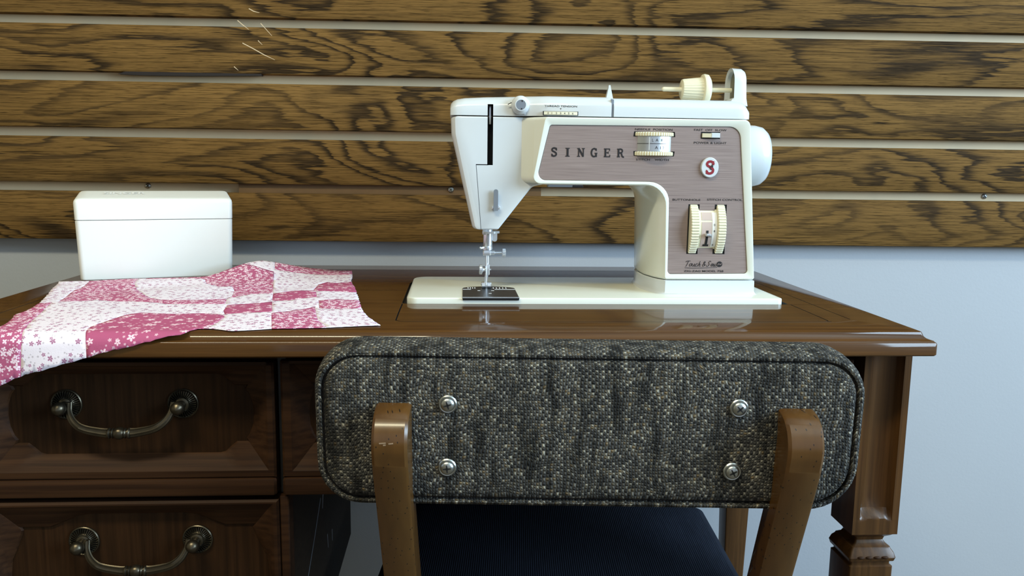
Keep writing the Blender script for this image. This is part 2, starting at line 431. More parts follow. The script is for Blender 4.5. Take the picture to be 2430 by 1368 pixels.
def cross_screw(mb_name, c, r, parent, mat='zinc', washer=0):
    x, y, z = c
    o = MB().lathe([(r, 0), (r, -.0006), (r * .85, -.0016), (r * .5, -.0022), (0.0001, -.0024)], c, 'y', 20).build(mb_name, mat, parent)
    return o
for sx, sz in ((-.4648, .8664), (-.0348, .8664), (.7581, .8654)):
    sy = 1.1960 if sx == -.0348 else 1.2060
    s_ = cross_screw('screw', (sx, sy, sz), .0042, panel)
    for a in (.6, .6 + pi / 2):
        MB().ribbon([(sx - .0026 * cos(a), sz - .0026 * sin(a)), (sx + .0026 * cos(a), sz + .0026 * sin(a))], .0009,
                    lambda p, q, h: (p, sy - .0021 - h, q), .0005).build('cross_slot', 'black', s_, 0)
MB().box(-.335, .095, 1.1960, 1.2062, GC[0] - OPEN / 2 + .0001, GC[0] + OPEN / 2 - .0001).build('groove_filler', 'filler', panel, 0)
# dark splintered gouge along the lower lip of one slat, and pale scratches above it
g2 = GC[2]
go = MB().ribbon([(-.492, g2 + .0035), (-.478, g2 + .0052), (-.455, g2 + .0056), (-.40, g2 + .0052), (-.297, g2 + .0058)], [.0004, .005, .0068, .0055, .003],
                 lambda p, q, h: (p, 1.2005 - h, q), .0100).build('gouge', 'ink', panel, 0)
for pts in ([(-.327, 1.0939), (-.320, 1.088), (-.3121, 1.082)], [(-.3213, 1.0639), (-.3072, 1.0568), (-.2930, 1.049), (-.2778, 1.0421)], [(-.3339, 1.0321), (-.3283, 1.0271)],
            [(-.2958, 1.0907), (-.2809, 1.0742)], [(-.300, 1.0676), (-.2944, 1.0621)], [(-.3111, 1.1098), (-.3050, 1.1065), (-.2971, 1.1046)]):
    MB().ribbon(pts, [.0011] * (len(pts) - 1) + [.0004], lambda p, q, h: (p, YF + .0001 - h, q), .0002).build('scratch', 'groove_back', panel, 0)

# ------------------------------------------------------------------ the sewing desk
PIV = Vector((0, .93, 0)); DA = radians(1.2)
def placed(name, base, label, cat):
    """Empty for a thing that stands square to the desk"""
    global ORG
    ORG = Vector(base); d = Matrix.Rotation(DA, 3, 'Z') @ (ORG - PIV) + PIV
    return empty(name, d, DA, label, cat)
desk = placed('sewing_desk', (-.045, .93, 0), 'dark walnut sewing desk with carved drawers, brass pulls and fluted leg', 'desk')
TX0, TX1, TY0, TY1 = -.488, .395, .700, 1.163
prof = [(0, .7600), (.0008, .7596), (.0012, .7585), (.0022, .7560), (.0042, .7540), (.0070, .7530), (.0086, .7527), (.0090, .7520), (.0100, .7514), (.0105, .7502),
        (.0105, .7408), (.0095, .7396), (.004, .7394)]
def trect(o, z):
    c = [(TX0 - o, TY0 - o), (TX1 + o, TY0 - o), (TX1 + o, TY1 + min(o, .006)), (TX0 - o, TY1 + min(o, .006))]
    return xy(fillet([(a, b, .0025) for a, b in c], 3), z)
tb = MB(); tb.loft([trect(o, z) for o, z in prof])
top = tb.build('tabletop', 'desk_top', desk, 30)
# cut-out for the machine bed plus the leaf joints
GR = .0011
def groove(pts, wd=GR, dp=.003):
    return (MB().ribbon(pts, wd, lambda p, q, h: (p, q, .7585 + h), .004), 'black')
bedhole = MB().loft([xy(fillet([(-.0765, .8435, .006), (.3315, .8435, .004), (.3315, 1.012, .006), (-.0765, 1.012, .02)], 4), z) for z in (.7565, .765)])
cut(top, [(bedhole, 'black'),
          groove([(.356, 1.1165), (.3575, .7585)]), groove([(-.4445, 1.1165), (-.4445, .76)]), groove([(-.4449, 1.1150), (.3566, 1.1150)]),
          groove(smooth_path([(-.0758, .8430), (-.0758, .7640), (-.0740, .7500), (-.0600, .7455), (0, .7450), (.15, .7450), (.318, .7455), (.3300, .7500), (.3325, .7600), (.3330, .8430)], 4), .0013),
          groove([(.05, .7520), (.325, .7535)], .0006)])
# carcass
cz = MB().box(-.478, .345, .7335, .7420, .606, .7400).build('front_frame', 'desk', desk, 0)
ped = MB(); ped.box(-.474, -.171, .7385, 1.135, .375, .7395)
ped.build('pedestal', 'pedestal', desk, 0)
MB().box(.362, .374, .7705, 1.0895, .572, .7395, .001).build('side_apron', 'desk', desk)
MB().box(-.171, .362, 1.118, 1.136, .452, .7395, .001).build('back_panel', 'desk', desk)  # unseen depth added so the panel shades the wall under the desk
MB().box(-.1785, -.1705, .7195, .7390, .375, .6050, .001).build('pedestal_stile', 'desk', desk)
MB().box(-.1785, -.1705, .7260, .7360, .606, .7390, .0005).build('drawer_gap_shade', 'black', desk)  # shade in the gap between the fronts, painted as a black strip
# bright scratches on the pedestal side
for pts in ([(.8885, .5320), (.845, .505), (.80, .480), (.765, .440)], [(.905, .5300), (.900, .515)], [(.93, .470), (.933, .452)], [(.965, .46), (.966, .445)]):
    MB().ribbon(pts, [.0022] + [.0016] * (len(pts) - 2) + [.0006], lambda p, q, h: (-.1710 + h, p, q), .0003).build('scratch', 'grey_metal', desk, 0)

def panel_front(name, x0, x1, z0, z1, rx, rz0, rz1, style, lip, mat='desk'):
    """drawer front: proud frame, sloped cut-corner moulding, sunk centre panel"""
    yb, yf = .7335, .7165
    ox0, ox1, oz0, oz1 = x0 + rx, x1 - rx, rz0, rz1
    xc, zc = (ox0 + ox1) / 2, (oz0 + oz1) / 2
    iw, ih = (ox1 - ox0) / 2 - .015, (oz1 - oz0) / 2 - .0195
    e = .0125; st = .0105
    if style == 'oval': e = .03; st = .012
    bl = .0050 if style != 'oval' else .012
    # quarter outline (right-bottom) mirrored
    def side_h(sgn):       # bottom (sgn=-1) or top, left to right
        q = [(-iw, ih), (-iw + e * .9, ih), (-iw + e * 1.25, ih + st * .35), (-iw + e * 1.7, ih + st * .85), (-iw + e * 2.1, ih + st), (0, ih + st)]
        q = q + [(-a, b) for a, b in q[-2::-1]]
        return [(xc + a, zc + sgn * b) for a, b in q]
    def side_v(sgn):       # right (sgn=1) bottom to top
        q = [(iw, -ih), (iw - .002, -ih + .004), (iw + bl * .15, -ih * .72), (iw + bl * .8, -ih * .38), (iw + bl, 0)]
        q = q + [(a, -b) for a, b in q[-2::-1]]
        return [(xc + sgn * a, zc + b) for a, b in q]
    B, T = side_h(-1), side_h(1); Rr, L = side_v(1), side_v(-1)
    inner = B[:-1] + Rr[:-1] + T[::-1][:-1] + L[::-1][:-1]
    def mapr(p, side):
        tx = (p[0] - (xc - iw)) / (2 * iw); tz = (p[1] - (zc - ih)) / (2 * ih); tx = min(1, max(0, tx)); tz = min(1, max(0, tz))
        return {'b': (ox0 + tx * (ox1 - ox0), oz0), 't': (ox0 + tx * (ox1 - ox0), oz1), 'r': (ox1, oz0 + tz * (oz1 - oz0)), 'l': (ox0, oz0 + tz * (oz1 - oz0))}[side]
    outer = [mapr(p, 'b') for p in B[:-1]] + [mapr(p, 'r') for p in Rr[:-1]] + [mapr(p, 't') for p in T[::-1][:-1]] + [mapr(p, 'l') for p in L[::-1][:-1]]
    def grow(pts, a, b, c, d):
        return [(a + (p[0] - ox0) / (ox1 - ox0) * (b - a), c + (p[1] - oz0) / (oz1 - oz0) * (d - c)) for p in pts]
    full = grow(outer, x0, x1, z0 + lip, z1); fin = grow(outer, x0 + .002, x1 - .002, z0 + lip + .0015, z1 - .002)
    step = grow(outer, ox0 - .003, ox1 + .003, oz0 - .003, oz1 + .003)
    body = MB().loft([xz(full, yb), xz(full, yf + .002), xz(fin, yf), xz(step, yf), xz(outer, yf + .0022), xz(inner, yf + .0095), xz(inset(inner, .0012), yf + .0115)], True, False).build(name, mat, desk, 28)
    pan = MB().add(xz(inset(inner, .0012), yf + .0115) + [(xc, yf + .0110, zc)], [(i, (i + 1) % len(inner), len(inner)) for i in range(len(inner))]).build('centre_panel', 'drawer_v', body, 0)
    if lip:
        MB().box(x0, x1, yf - .0015, yb, z0, z0 + lip, .0022).build('bottom_lip', mat, body)
        MB().box(x0 + .003, x1 - .003, yf + .0005, yb, z0 + lip + .0001, z0 + lip + .0042, .0012).build('bead', mat, body)
    return body
d1 = panel_front('drawer', -.4330, -.1800, .6070, .7285, .0095, .6335, .7265, 'cut', .0165)
lab(d1, 'upper drawer front with cut-corner moulding')
d2 = panel_front('drawer', -.4330, -.1790, .4430, .6025, .0080, .4560, .5960, 'oval', 0)
lab(d2, 'lower drawer front with curved moulding')
fp = panel_front('false_front', -.1745, .3440, .6070, .7300, .0115, .6325, .7275, 'cut', .0165)
lab(MB().box(-.4330, -.1790, .7180, .7380, .379, .4405, .002).build('plinth_rail', 'desk', desk), 'rail below the lower drawer')
MB().box(-.4740, -.4345, .7195, .7395, .375, .7390, .001).build('corner_stile', 'desk', desk)

def pull(parent, xc, zc, half=.0500):
    yp = .7275; yb = .7130
    for sx in (-1, 1):
        x = xc + sx * half
        rb = MB(); seg = 96; rings = []
        for r, h, amp in ((.0135, 0, 0), (.0135, -.0016, 0), (.0128, -.0022, 0), (.0120, -.0016, 0), (.0112, -.0016, .0013), (.0085, -.0022, .0013), (.0066, -.0030, .0006), (.0060, -.0032, 0), (.0058, -.0042, 0), (.0045, -.0050, 0), (.0038, -.0052, 0)):
            rings.append([(x + r * cos(2 * pi * i / seg), yp + h - (amp if i % 3 == 0 else (-amp if i % 3 == 1 else -amp)), zc + r * sin(2 * pi * i / seg)) for i in range(seg)])
        rb.loft(rings); rb.build('rosette', 'brass', parent, 40)
        MB().lathe([(.0040, -.004), (.0036, -.0085), (.0042, -.0092), (.0042, -.0110), (.0050, -.0120), (.0060, -.0145), (.0058, -.0175), (.0040, -.0198), (.0014, -.0212), (.0004, -.0217)], (x, yp, zc), 'y', 20).build('post', 'brass', parent, 50)
    # hanging bail: flattened fluted bar with collars and a centre bead
    W = half - .0055
    pts = smooth_path([(-W, .004), (-W + .001, -.004), (-W + .006, -.0120), (-W + .015, -.0178), (-.0155, -.0210), (-.0085, -.0216)], 6)
    for sx in (-1, 1):
        m = MB(); path = [(xc - sx * p[0], yb + .006 - .008 * min(1, max(0, (.004 - p[1]) / .02)), zc + p[1]) for p in pts]; n = len(path)
        rad = [.0024 + .0016 * (i / (n - 1)) for i in range(n)]
        rings = []
        P = [Vector(p) for p in path]
        for i, p in enumerate(P):
            t = (P[min(i + 1, n - 1)] - P[max(i - 1, 0)]).normalized(); a = Vector((0, 1, 0)); c = a.cross(t).normalized()
            rings.append([p + (a * cos(2 * pi * k / 24) * .8 + c * sin(2 * pi * k / 24)) * rad[i] * (1 + .10 * cos(8 * 2 * pi * k / 24)) for k in range(24)])
        m.loft(rings); m.build('bail', 'brass', parent, 60)
    MB().lathe([(.0034, -.0100), (.0046, -.0092), (.0048, -.0080), (.0034, -.0070), (.0036, -.0060), (.0047, -.0052), (.0036, -.0044), (.0046, -.0032), (.0054, -.0010), (.0054, .0010), (.0046, .0032), (.0036, .0044), (.0047, .0052), (.0036, .0060), (.0034, .0070), (.0048, .0080), (.0046, .0092), (.0034, .0100)],
               (xc, yb - .002, zc - .0217), 'x', 24).build('bead', 'brass', parent, 50)
pull(d1, -.3118, .6895)
pull(d2, -.3045, .5620)

def desk_leg(x0, y0, x1, y1, name='leg', carved=True):
    """square leg with a scooped flute on the front, waisted block and turned foot"""
    m = MB(); n = 13
    xc = (x0 + x1) / 2; fw = .0155
    zs = [.7393, .70, .66, .62, .590, .5805, .5755, .5722, .5702, .5690, .5675, .5560]
    for lo, hi in ((0, 0),):
        rings = []
        for z in zs:
            ring = []
            for k in range(n):
                t = -1 + 2 * k / (n - 1); dp = .0016 + .0092 * (1 - t * t) ** .5 if carved else 0
                # the flute ends in a rounded scoop that is lower at its sides
                zend = .5690 + .0055 * (1 - t * t); f = max(0, min(1, (z - zend) / .012)); f = 1 - (1 - f) ** 2
                ring.append((xc + t * fw, y0 + dp * f + .0, z))
            ring = [(x0, y0, z)] + [(xc - fw - .0004, y0, z)] + ring + [(xc + fw + .0004, y0, z), (x1, y0, z), (x1, y1, z), (x0, y1, z)]
            rings.append(ring)
        m.loft(rings)
    c = ((x0 + x1) / 2, (y0 + y1) / 2); hw = (x1 - x0) / 2
    def sq(s, z): return xy(fillet([(c[0] - s, c[1] - s, .002), (c[0] + s, c[1] - s, .002), (c[0] + s, c[1] + s, .002), (c[0] - s, c[1] + s, .002)], 3), z)
    rings = [sq(hw - .001, .5560), sq(hw - .0035, .5535), sq(hw - .0075, .5505), sq(hw - .0085, .5470), sq(hw - .0070, .5440), sq(hw - .0035, .5415), sq(hw - .0030, .5400), sq(hw - .0008, .5370), sq(hw + .0008, .5320), sq(hw - .0002, .5285), sq(hw - .003, .5270),
             sq(hw - .003, .5240), sq(hw - .001, .5225), sq(hw - .001, .46), sq(hw - .006, .455), sq(hw - .004, .44), sq(hw - .012, .06), sq(hw - .009, .05), sq(hw - .012, 0)]
    m.loft(rings)
    o = m.build(name, 'desk_v', desk, 30)
    return o
lf = desk_leg(.3585, .7250, .4035, .7700)
for k in range(4):
    MB().lathe([(.0026, 0), (.0022, -.0010), (.001, -.0016), (.0001, -.0018)], (.3690 + k * .0080, .7242, .5328), 'y', 12, 1.3, .55).build('carved_bead', 'desk', lf, 60)
desk_leg(.3600, 1.0900, .4020, 1.1350, carved=False)
def plain_leg(x0, x1, y0, y1):
    MB().loft([[(x0 + t, y0 + t, z), (x1 - t, y0 + t, z), (x1 - t, y1 - t, z), (x0 + t, y1 - t, z)] for z, t in ((.375, 0), (.33, 0), (.32, .004), (.05, .012), (0, .012))]).build('leg', 'desk_v', desk, 0)
plain_leg(-.470, -.430, .735, .775); plain_leg(-.470, -.430, 1.09, 1.13); plain_leg(-.2700, -.230, .735, .775); plain_leg(-.2700, -.230, 1.09, 1.13)

# ------------------------------------------------------------------ the sewing machine
mach = placed('sewing_machine', (.128, .925, .758), 'cream vintage sewing machine with mauve control panel set into the desk', 'sewing machine')
BT = .7660                                   # top of the bed
bo = fillet([(-.072, .8450, .012), (.3262, .8450, .006), (.3262, 1.0080, .010), (-.072, 1.0080, .018)], 6)
MB().loft([xy(inset(bo, .001), .7570), xy(bo, .7580), xy(bo, BT - .0014), xy(inset(bo, .0005), BT - .0005), xy(inset(bo, .0016), BT)]).build('bed', 'enamel', mach, 40)

# arm and column: rings from the sunk panel seat outwards and back
def armpoly(dl=0, dz=0, dcol=0, r=.022):
    return fillet([(.0706 + dl, .9528, .004), (.2897, .9532, .007), (.3035, .7822, .0025), (.2035 + dcol, .7822, .003), (.2008 + dcol, .8829 + dz, r), (.0575 + (.0706 - .0575 + dl if dl else 0), .8829 + dz, .008)], 8)
plate = fillet([(.0764, .9447, .003), (.2790, .9459, .013), (.2958, .7889, .004), (.2072, .7879, .004), (.2052, .8868, .022), (.0630, .8872, .008)], 8)
a0 = armpoly()
body = MB().loft([xz(plate, .8760), xz(plate, .8732), xz(inset(plate, -.0008), .8727), xz(inset(a0, .0012), .8725), xz(a0, .8738),
           xz(armpoly(-.0100, .0004, -.0040), .8800), xz(armpoly(-.0256, .0008, -.0085), .8900), xz(armpoly(-.0256, .0012, -.0140), .915), xz(armpoly(-.0256, .0015, -.0145), .945),
           xz(armpoly(-.0256, .0025, -.0110), .975), xz(inset(armpoly(-.0256, .0025, -.0110), .003), .985), xz(inset(armpoly(-.0256, .0025, -.0110), .009), .989)]).build('arm_and_column', 'enamel', mach, 32)
# foot of the column
def footring(g, z):
    p = [(.2055, .8738), (.3036, .8738), (.3036, .945), (.3030, .978), (.298, .987), (.290, .989), (.205, .989), (.1965, .983), (.1925, .972), (.1890, .945), (.1895, .918), (.1950, .892), (.1995, .880)]
    return xy(inset(p, -g), z)
MB().loft([footring(.0035, BT - .0005), footring(.0015, BT + .0012), footring(.0004, BT + .0035), footring(.0002, .7808), footring(-.0008, .7814)]).build('column_foot', 'enamel_white', mach, 40)

# sewing head
def headpoly(dx=0, i=0):
    p = fillet([(-.0270 + dx, .9528, .003), (-.0263 + dx, .934, .02), (-.0030 + dx * .7, .8335, .005), (.0240, .8335, .004), (.0600, .8800, .010), (.078, .8840, .004), (.078, .9528, .002)], 5)
    return inset(p, i) if i else p
head = MB().loft([xz(headpoly(.0085, .0012), .8880), xz(headpoly(.0045), .8890), xz(headpoly(.0012), .8925), xz(headpoly(), .898), xz(headpoly(), .962), xz(headpoly(.002, .001), .970), xz(headpoly(.008, .003), .974)]).build('head', 'enamel_white', mach, 40)
def ybox(x0, x1, z0, z1, y0=.87, y1=.8955): return MB().box(x0, x1, y0, y1, z0, z1)
seam = MB().loft([[(.0001 + .0061 * t - .0004, y, .9026 - .0725 * t), (.0001 + .0061 * t + .0002, y, .9026 - .0725 * t), ] for t in (0, 1) for y in (.87,)] and
                 [[(-.0003, .87, .9028), (.0003, .87, .9028), (.0003, .8893, .9028), (-.0003, .8893, .9028)], [(.0057, .87, .830), (.0063, .87, .830), (.0063, .8893, .830), (.0057, .8893, .830)]])
cut(head, [(ybox(.0118, .0177, .9022, .960, .87, .905), 'black'), (ybox(-.0002, .0130, .9020, .9030, .87, .8900), 'black'), (seam, 'grey_metal')])
MB().box(.0132, .0163, .897, .900, .945, .9655, .0008).build('take_up_lever', 'chrome', mach)
# top covers
def cover(name, xs, holes=()):
    rings = []
    for x, f, dy in xs:
        t = max(0, min(1, (x - .042) / .033)); yf = .8885 + (.8752 - .8885) * t + dy; tp = .9745 if x > .142 else .9755
        P = [(yf, .9540), (yf, .9643), (yf + .0012, .9672), (yf + .0080, .9728), (yf + .0125, .9744), (yf + .022, .9750), (.960, .9750), (.978 - dy, .9715), (.9865 - dy, .9640), (.9865 - dy, .9540)]
        k = (tp - .954) / (.9750 - .954) * f
        rings.append([(x, a, .954 + (z - .954) * k) for a, z in P])
    return MB().loft(rings).build(name, 'enamel_white', mach, 32)
tc = cover('top_cover', [(-.0277, .40, .006), (-.0270, .58, .0030), (-.0245, .72, .0015), (-.0200, .82, .0005), (-.0120, .88, 0), (.0100, .94, 0), (.042, .99, 0), (.050, 1, 0), (.060, 1, 0), (.075, 1, 0), (.1412, 1, 0)])
cut(tc, [(ybox(.0118, .0177, .950, .9658, .87, .905), 'black')])
cover('end_cover', [(.1438, 1, 0), (.20, 1, 0), (.276, .99, 0), (.2835, .93, 0), (.2870, .80, .001), (.2892, .60, .002), (.2898, .35, .0035)])
MB().box(.1412, .1438, .8775, .98, .954, .972).build('cover_gap', 'grey_metal', mach, 0)
pn = MB().loft([[(.1425 + s * sx, .900 + s2 * sy, z) for sx, sy in ((-1, -1), (1, -1), (1, 1), (-1, 1))] for z, s, s2 in ((.972, .0042, .004), (.9765, .0032, .004), (.986, .0012, .003), (.9885, .0009, .0025))]).build('thread_guide_spike', 'enamel_white', mach, 30)

# mauve faceplate with openings
fpm = inset(plate, .0003)
face = MB().loft([xz(fpm, .8760), xz(fpm, .8744), xz(inset(fpm, .0003), .8741)]).build('faceplate', 'mauve', mach, 30)
FY = .8741
lab(face, 'brushed mauve metal faceplate')
def prism(pts, y0=.86, y1=.90): return MB().loft([xz(pts, y0), xz(pts, y1)])
slots = [[(.1656, .9394), (.1650, .9340), (.1690, .9340), (.1690, .9355), (.2055, .9355), (.2055, .9340), (.2098, .9340), (.2092, .9394)],
         [(.1655, .9190), (.1660, .9139), (.2092, .9139), (.2098, .9190), (.2060, .9190), (.2060, .9175), (.1690, .9175), (.1690, .9190)],
         [(.2272, .8635), (.2272, .8100), (.2395, .8100), (.2395, .8635)], [(.2560, .8635), (.2560, .8100), (.2692, .8100), (.2692, .8635)],
         [(.2372, .9400), (.2372, .9328), (.2580, .9328), (.2580, .9400)]]
cut(face, [(prism(q), 'black') for q in slots])
for p_ in face.data.polygons: p_.use_smooth = False
for q in slots:
    x0, x1 = min(p[0] for p in q), max(p[0] for p in q); z0, z1 = min(p[1] for p in q), max(p[1] for p in q)
    MB().box(x0 - .0004, x1 + .0004, .8751, .8759, z0 - .0004, z1 + .0004).build('dial_slot_shade', 'black', mach, 0)  # black plates stand in for the shade inside the openings
def ribbed(name, c, R, half, axis, teeth, mat='cream_plastic', depth=.0009):
    m = MB(); n = teeth * 4; rings = []
    for h, rr in ((-half, -.0012), (-half + .0006, 0), (half - .0006, 0), (half, -.0012)):
        ring = []
        for i in range(n):
            a = 2 * pi * i / n; r = R + rr - (depth if (i % 4) in (2, 3) else 0)
            ring.append((c[0] + r * cos(a), c[1] + r * sin(a), c[2] + h) if axis == 'z' else (c[0] + h, c[1] + r * cos(a), c[2] + r * sin(a)))
        rings.append(ring)
    m.loft(rings); return m.build(name, mat, mach, 25)
# needle position / stitch width dials: two ribbed rims on a silver drum (upright axis)
CX, CY = .1874, FY + .0205
ribbed('needle_position_dial', (CX, CY, .9366), .0288, .0022, 'z', 64)
ribbed('stitch_width_dial', (CX, CY, .9163), .0288, .0022, 'z', 64)
MB().lathe([(.0272, .9186), (.0272, .9344)], (CX, CY, 0), 'z', 64).build('indicator_drum', 'silver_drum', mach, 60)
def drumz(px, pz):
    a = (px - CX) / .0272; return (CX + .0274 * sin(a), CY - .0274 * cos(a), pz)
for pts, wd in (([(CX - .020 + .002 * k, .9268) for k in range(17)], .0005),):
    m = MB(); m.ribbon([(p[0], p[1]) for p in pts], wd, lambda p, q, h: drumz(p, q), .0001); m.build('indicator_line', 'ink', mach, 0)
m = MB(); m.ribbon([(CX - .0065, .9200), (CX - .0065, .9335)], .0011, lambda p, q, h: drumz(p, q)); m.build('indicator_mark', 'white_ink', mach, 0)
for t, a, b_2, zc in (('L', .1837, .1852, .9303), ('A', .1875, .1903, .9305), ('R', .1935, .1955, .9303), ('A', .1870, .1902, .9227), ('1', .1928, .1932, .9225), ('2', .1952, .1972, .9225)):
    text('lettering', t, a, b_2, zc, .0030, 0, 'ink', mach, 0, drumz)
# buttonhole / stitch control wheels (level axis)
WY, WZ = FY + .0268, .8368
ribbed('buttonhole_wheel', (.2334, WY, WZ), .0376, .0044, 'x', 76)
ribbed('stitch_control_wheel', (.2627, WY, WZ), .0376, .0044, 'x', 76)
MB().lathe([(.0335, .2379), (.0335, .2582)], (0, WY, WZ), 'x', 96).build('control_drum', 'cream_plastic', mach, 60)
def drumx(px, pz, r=.0337):
    a = (pz - WZ) / .0335; return (px, WY - r * cos(a), WZ + r * sin(a))
def drumpatch(name, x0, x1, z0, z1, mat, r=.0338):
    m = MB(); n = 8; v = []
    for k in range(n + 1):
        z = z0 + (z1 - z0) * k / n; v += [drumx(x0, z, r), drumx(x1, z, r)]
    m.add(v, [(2 * k, 2 * k + 1, 2 * k + 3, 2 * k + 2) for k in range(n)]); return m.build(name, mat, mach, 60)
drumpatch('dial_scale', .2410, .2520, .8470, .8560, 'pink_paper'); drumpatch('dial_scale', .2410, .2520, .8170, .8450, 'pink_paper')
drumpatch('dial_scale', .2526, .2576, .8170, .8560, 'white_ink')
drumpatch('lever_slot', .2458, .2484, .8180, .8360, 'black', .0341); drumpatch('lever_slot', .2438, .2500, .8180, .8205, 'black', .0341)
for t, zc in (('0', .8420), ('8', .8355), ('6', .8200)): text('lettering', t, .2540, .2555, zc, .0022, 0, 'ink', mach, 0, lambda a, b: drumx(a, b, .0341))
MB().box(.2445, .2500, FY - .0125, FY - .0060, .8300, .8330, .0008).build('stitch_length_lever', 'chrome', mach)
MB().box(.2495, .2512, FY - .0105, FY - .0060, .8290, .8322, .0004).build('lever_pointer', 'grey_metal', mach)
# power switch: two-toned rocker
MB().loft([xz([(.2385, .9385), (.2385, .9340), (.2475, .9340), (.2475, .9385)], .8750), xz([(.2385, .9385), (.2385, .9340), (.2475, .9340), (.2475, .9385)], .8733), [(.2387, .8726, .9383), (.2387, .8726, .9342), (.2475, .8702, .9342), (.2475, .8702, .9383)]]).build('power_switch', 'cream_plastic', mach, 20)
MB().loft([xz([(.2475, .9389), (.2475, .9338), (.2568, .9338), (.2568, .9389)], .8750), xz([(.2475, .9389), (.2475, .9338), (.2568, .9338), (.2568, .9389)], .8706), xz([(.2480, .9385), (.2480, .9342), (.2563, .9342), (.2563, .9385)], .8700)]).build('power_switch', 'enamel_white', mach, 20)
# oval badge
BX, BZ = .2479, .9027
bd = MB().lathe([(1, 0), (1, -.0022), (.93, -.0030), (.86, -.0030)], (BX, FY, BZ), 'y', 48)
bd.v = [(BX + (v[0] - BX) * .0095, v[1], BZ + (v[2] - BZ) * .0107) for v in bd.v]
badge = bd.build('badge', 'enamel_white', mach, 40)
SP_ = smooth_path([(.66, .74), (.60, .88), (.42, .97), (.22, .93), (.12, .80), (.16, .66), (.34, .56), (.54, .45), (.64, .31), (.58, .13), (.38, .04), (.18, .09), (.10, .24)], 5)
def glyph(strokes, x, z, wd, ht, y, mat, parent, name='lettering', th=.0003):
    m = MB()
    for k, (pts, wt) in enumerate(strokes):
        m.ribbon([(x + p[0] * wd, z + p[1] * ht) for p in pts], [w_ * ht for w_ in wt] if isinstance(wt, list) else wt * ht, lambda a, b, h: (a, y - h, b), th + k * .00001)
    return m.build(name, mat, parent, 0)
Sst = [(SP_, .19), ([(.66, 1.0), (.66, .68)], .09), ([(.09, .0), (.09, .32)], .09)]
glyph(Sst, BX - .0048, BZ - .0068, .0128, .0136, FY - .0030, 'red', badge)
glyph([([(.35, .52), (.52, .60), (.62, .56)], .10), ([(.52, .62), (.56, .74)], .10), ([(.36, .44), (.50, .34)], .06)], BX - .0048, BZ - .0068, .0128, .0136, FY - .0033, 'ink', badge, 'emblem_figure')
# SINGER in slab-serif capitals
G = {
 'S': Sst,
 'I': [([(.4, 0), (.4, 1)], .24), ([(.14, .95), (.66, .95)], .10), ([(.14, .05), (.66, .05)], .10)],
 'N': [([(.14, 0), (.14, 1)], .13), ([(.72, 0), (.72, 1)], .13), ([(.14, .97), (.72, .03)], .22), ([(-.04, .05), (.32, .05)], .10), ([(-.04, .95), (.2, .95)], .10), ([(.54, .95), (.9, .95)], .10)],
 'G': [(smooth_path([(.70, .76), (.60, .90), (.42, .96), (.22, .86), (.12, .64), (.10, .42), (.18, .18), (.36, .05), (.56, .07), (.70, .18)], 4), .18), ([(.68, .0), (.68, .42)], .20), ([(.5, .44), (.84, .44)], .10), ([(.71, .70), (.71, 1.0)], .08)],
 'E': [([(.2, 0), (.2, 1)], .22), ([(.02, .95), (.74, .95)], .11), ([(.02, .05), (.78, .05)], .11), ([(.2, .51), (.56, .51)], .10), ([(.72, .72), (.72, 1)], .09), ([(.76, 0), (.76, .28)], .09), ([(.56, .38), (.56, .64)], .08)],
 'R': [([(.2, 0), (.2, 1)], .22), ([(.02, .95), (.4, .95)], .10), ([(.02, .05), (.4, .05)], .10), (smooth_path([(.3, .95), (.52, .94), (.66, .84), (.66, .64), (.52, .53), (.3, .51)], 4), .16), (smooth_path([(.42, .52), (.58, .40), (.66, .14), (.80, .04), (.90, .05)], 4), .17)]}
for k, ch in enumerate('SINGER'):
    glyph(G[ch], .0783 + k * .01395, .9122, .0085, .0090, FY, 'ink', mach)
for t, a, b_2, zc in (('NEEDLE  POSITION', .1666, .2066, .9416), ('STITCH    WIDTH', .1688, .2039, .9102), ('FAST  OFF  SLOW', .2298, .2647, .9420), ('POWER & LIGHT', .2300, .2654, .9286),
                      ('BUTTONHOLE', .2097, .2400, .8683), ('STITCH CONTROL', .2473, .2859, .8687), ('ZIG-ZAG MODEL 758', .2254, .2690, .7914)):
    text('lettering', t, a, b_2, zc, .0021, FY - .0003, 'ink', mach, .008)
# "Touch & Sew" script with underline flourish and round mark
SC = {
 'T': [[(.0, .78), (.12, .95), (.5, 1.0), (1.0, 1.0)], [(.55, 1.0), (.40, .4), (.28, .05), (.12, .0)]],
 'o': [[(.5, .5), (.2, .5), (.05, .2), (.2, .0), (.45, .1), (.55, .35), (.5, .5), (.7, .45)]],
 'u': [[(.1, .5), (.05, .15), (.2, .0), (.45, .15), (.6, .5)], [(.6, .5), (.52, .1), (.65, .0), (.8, .1)]],
 'c': [[(.55, .42), (.35, .52), (.1, .3), (.12, .05), (.35, .0), (.65, .15)]],
 'h': [[(.4, .95), (.1, .0)], [(.2, .3), (.4, .5), (.52, .42), (.45, .1), (.55, .0), (.75, .1)]],
 '&': [[(.75, .1), (.35, .55), (.3, .8), (.5, .9), (.6, .75), (.3, .45), (.1, .2), (.25, .0), (.5, .1), (.75, .42)]],
 'S': [[(.85, .85), (.6, 1.0), (.35, .85), (.4, .6), (.55, .4), (.4, .1), (.1, .0), (-.1, .2)]],
 'e': [[(.1, .2), (.45, .3), (.45, .48), (.2, .5), (.05, .2), (.2, .0), (.6, .15)]],
 'w': [[(.05, .5), (.02, .1), (.2, .0), (.4, .4)], [(.4, .5), (.38, .1), (.55, .0), (.75, .25), (.8, .5)]]}
m = MB(); xx = .2264
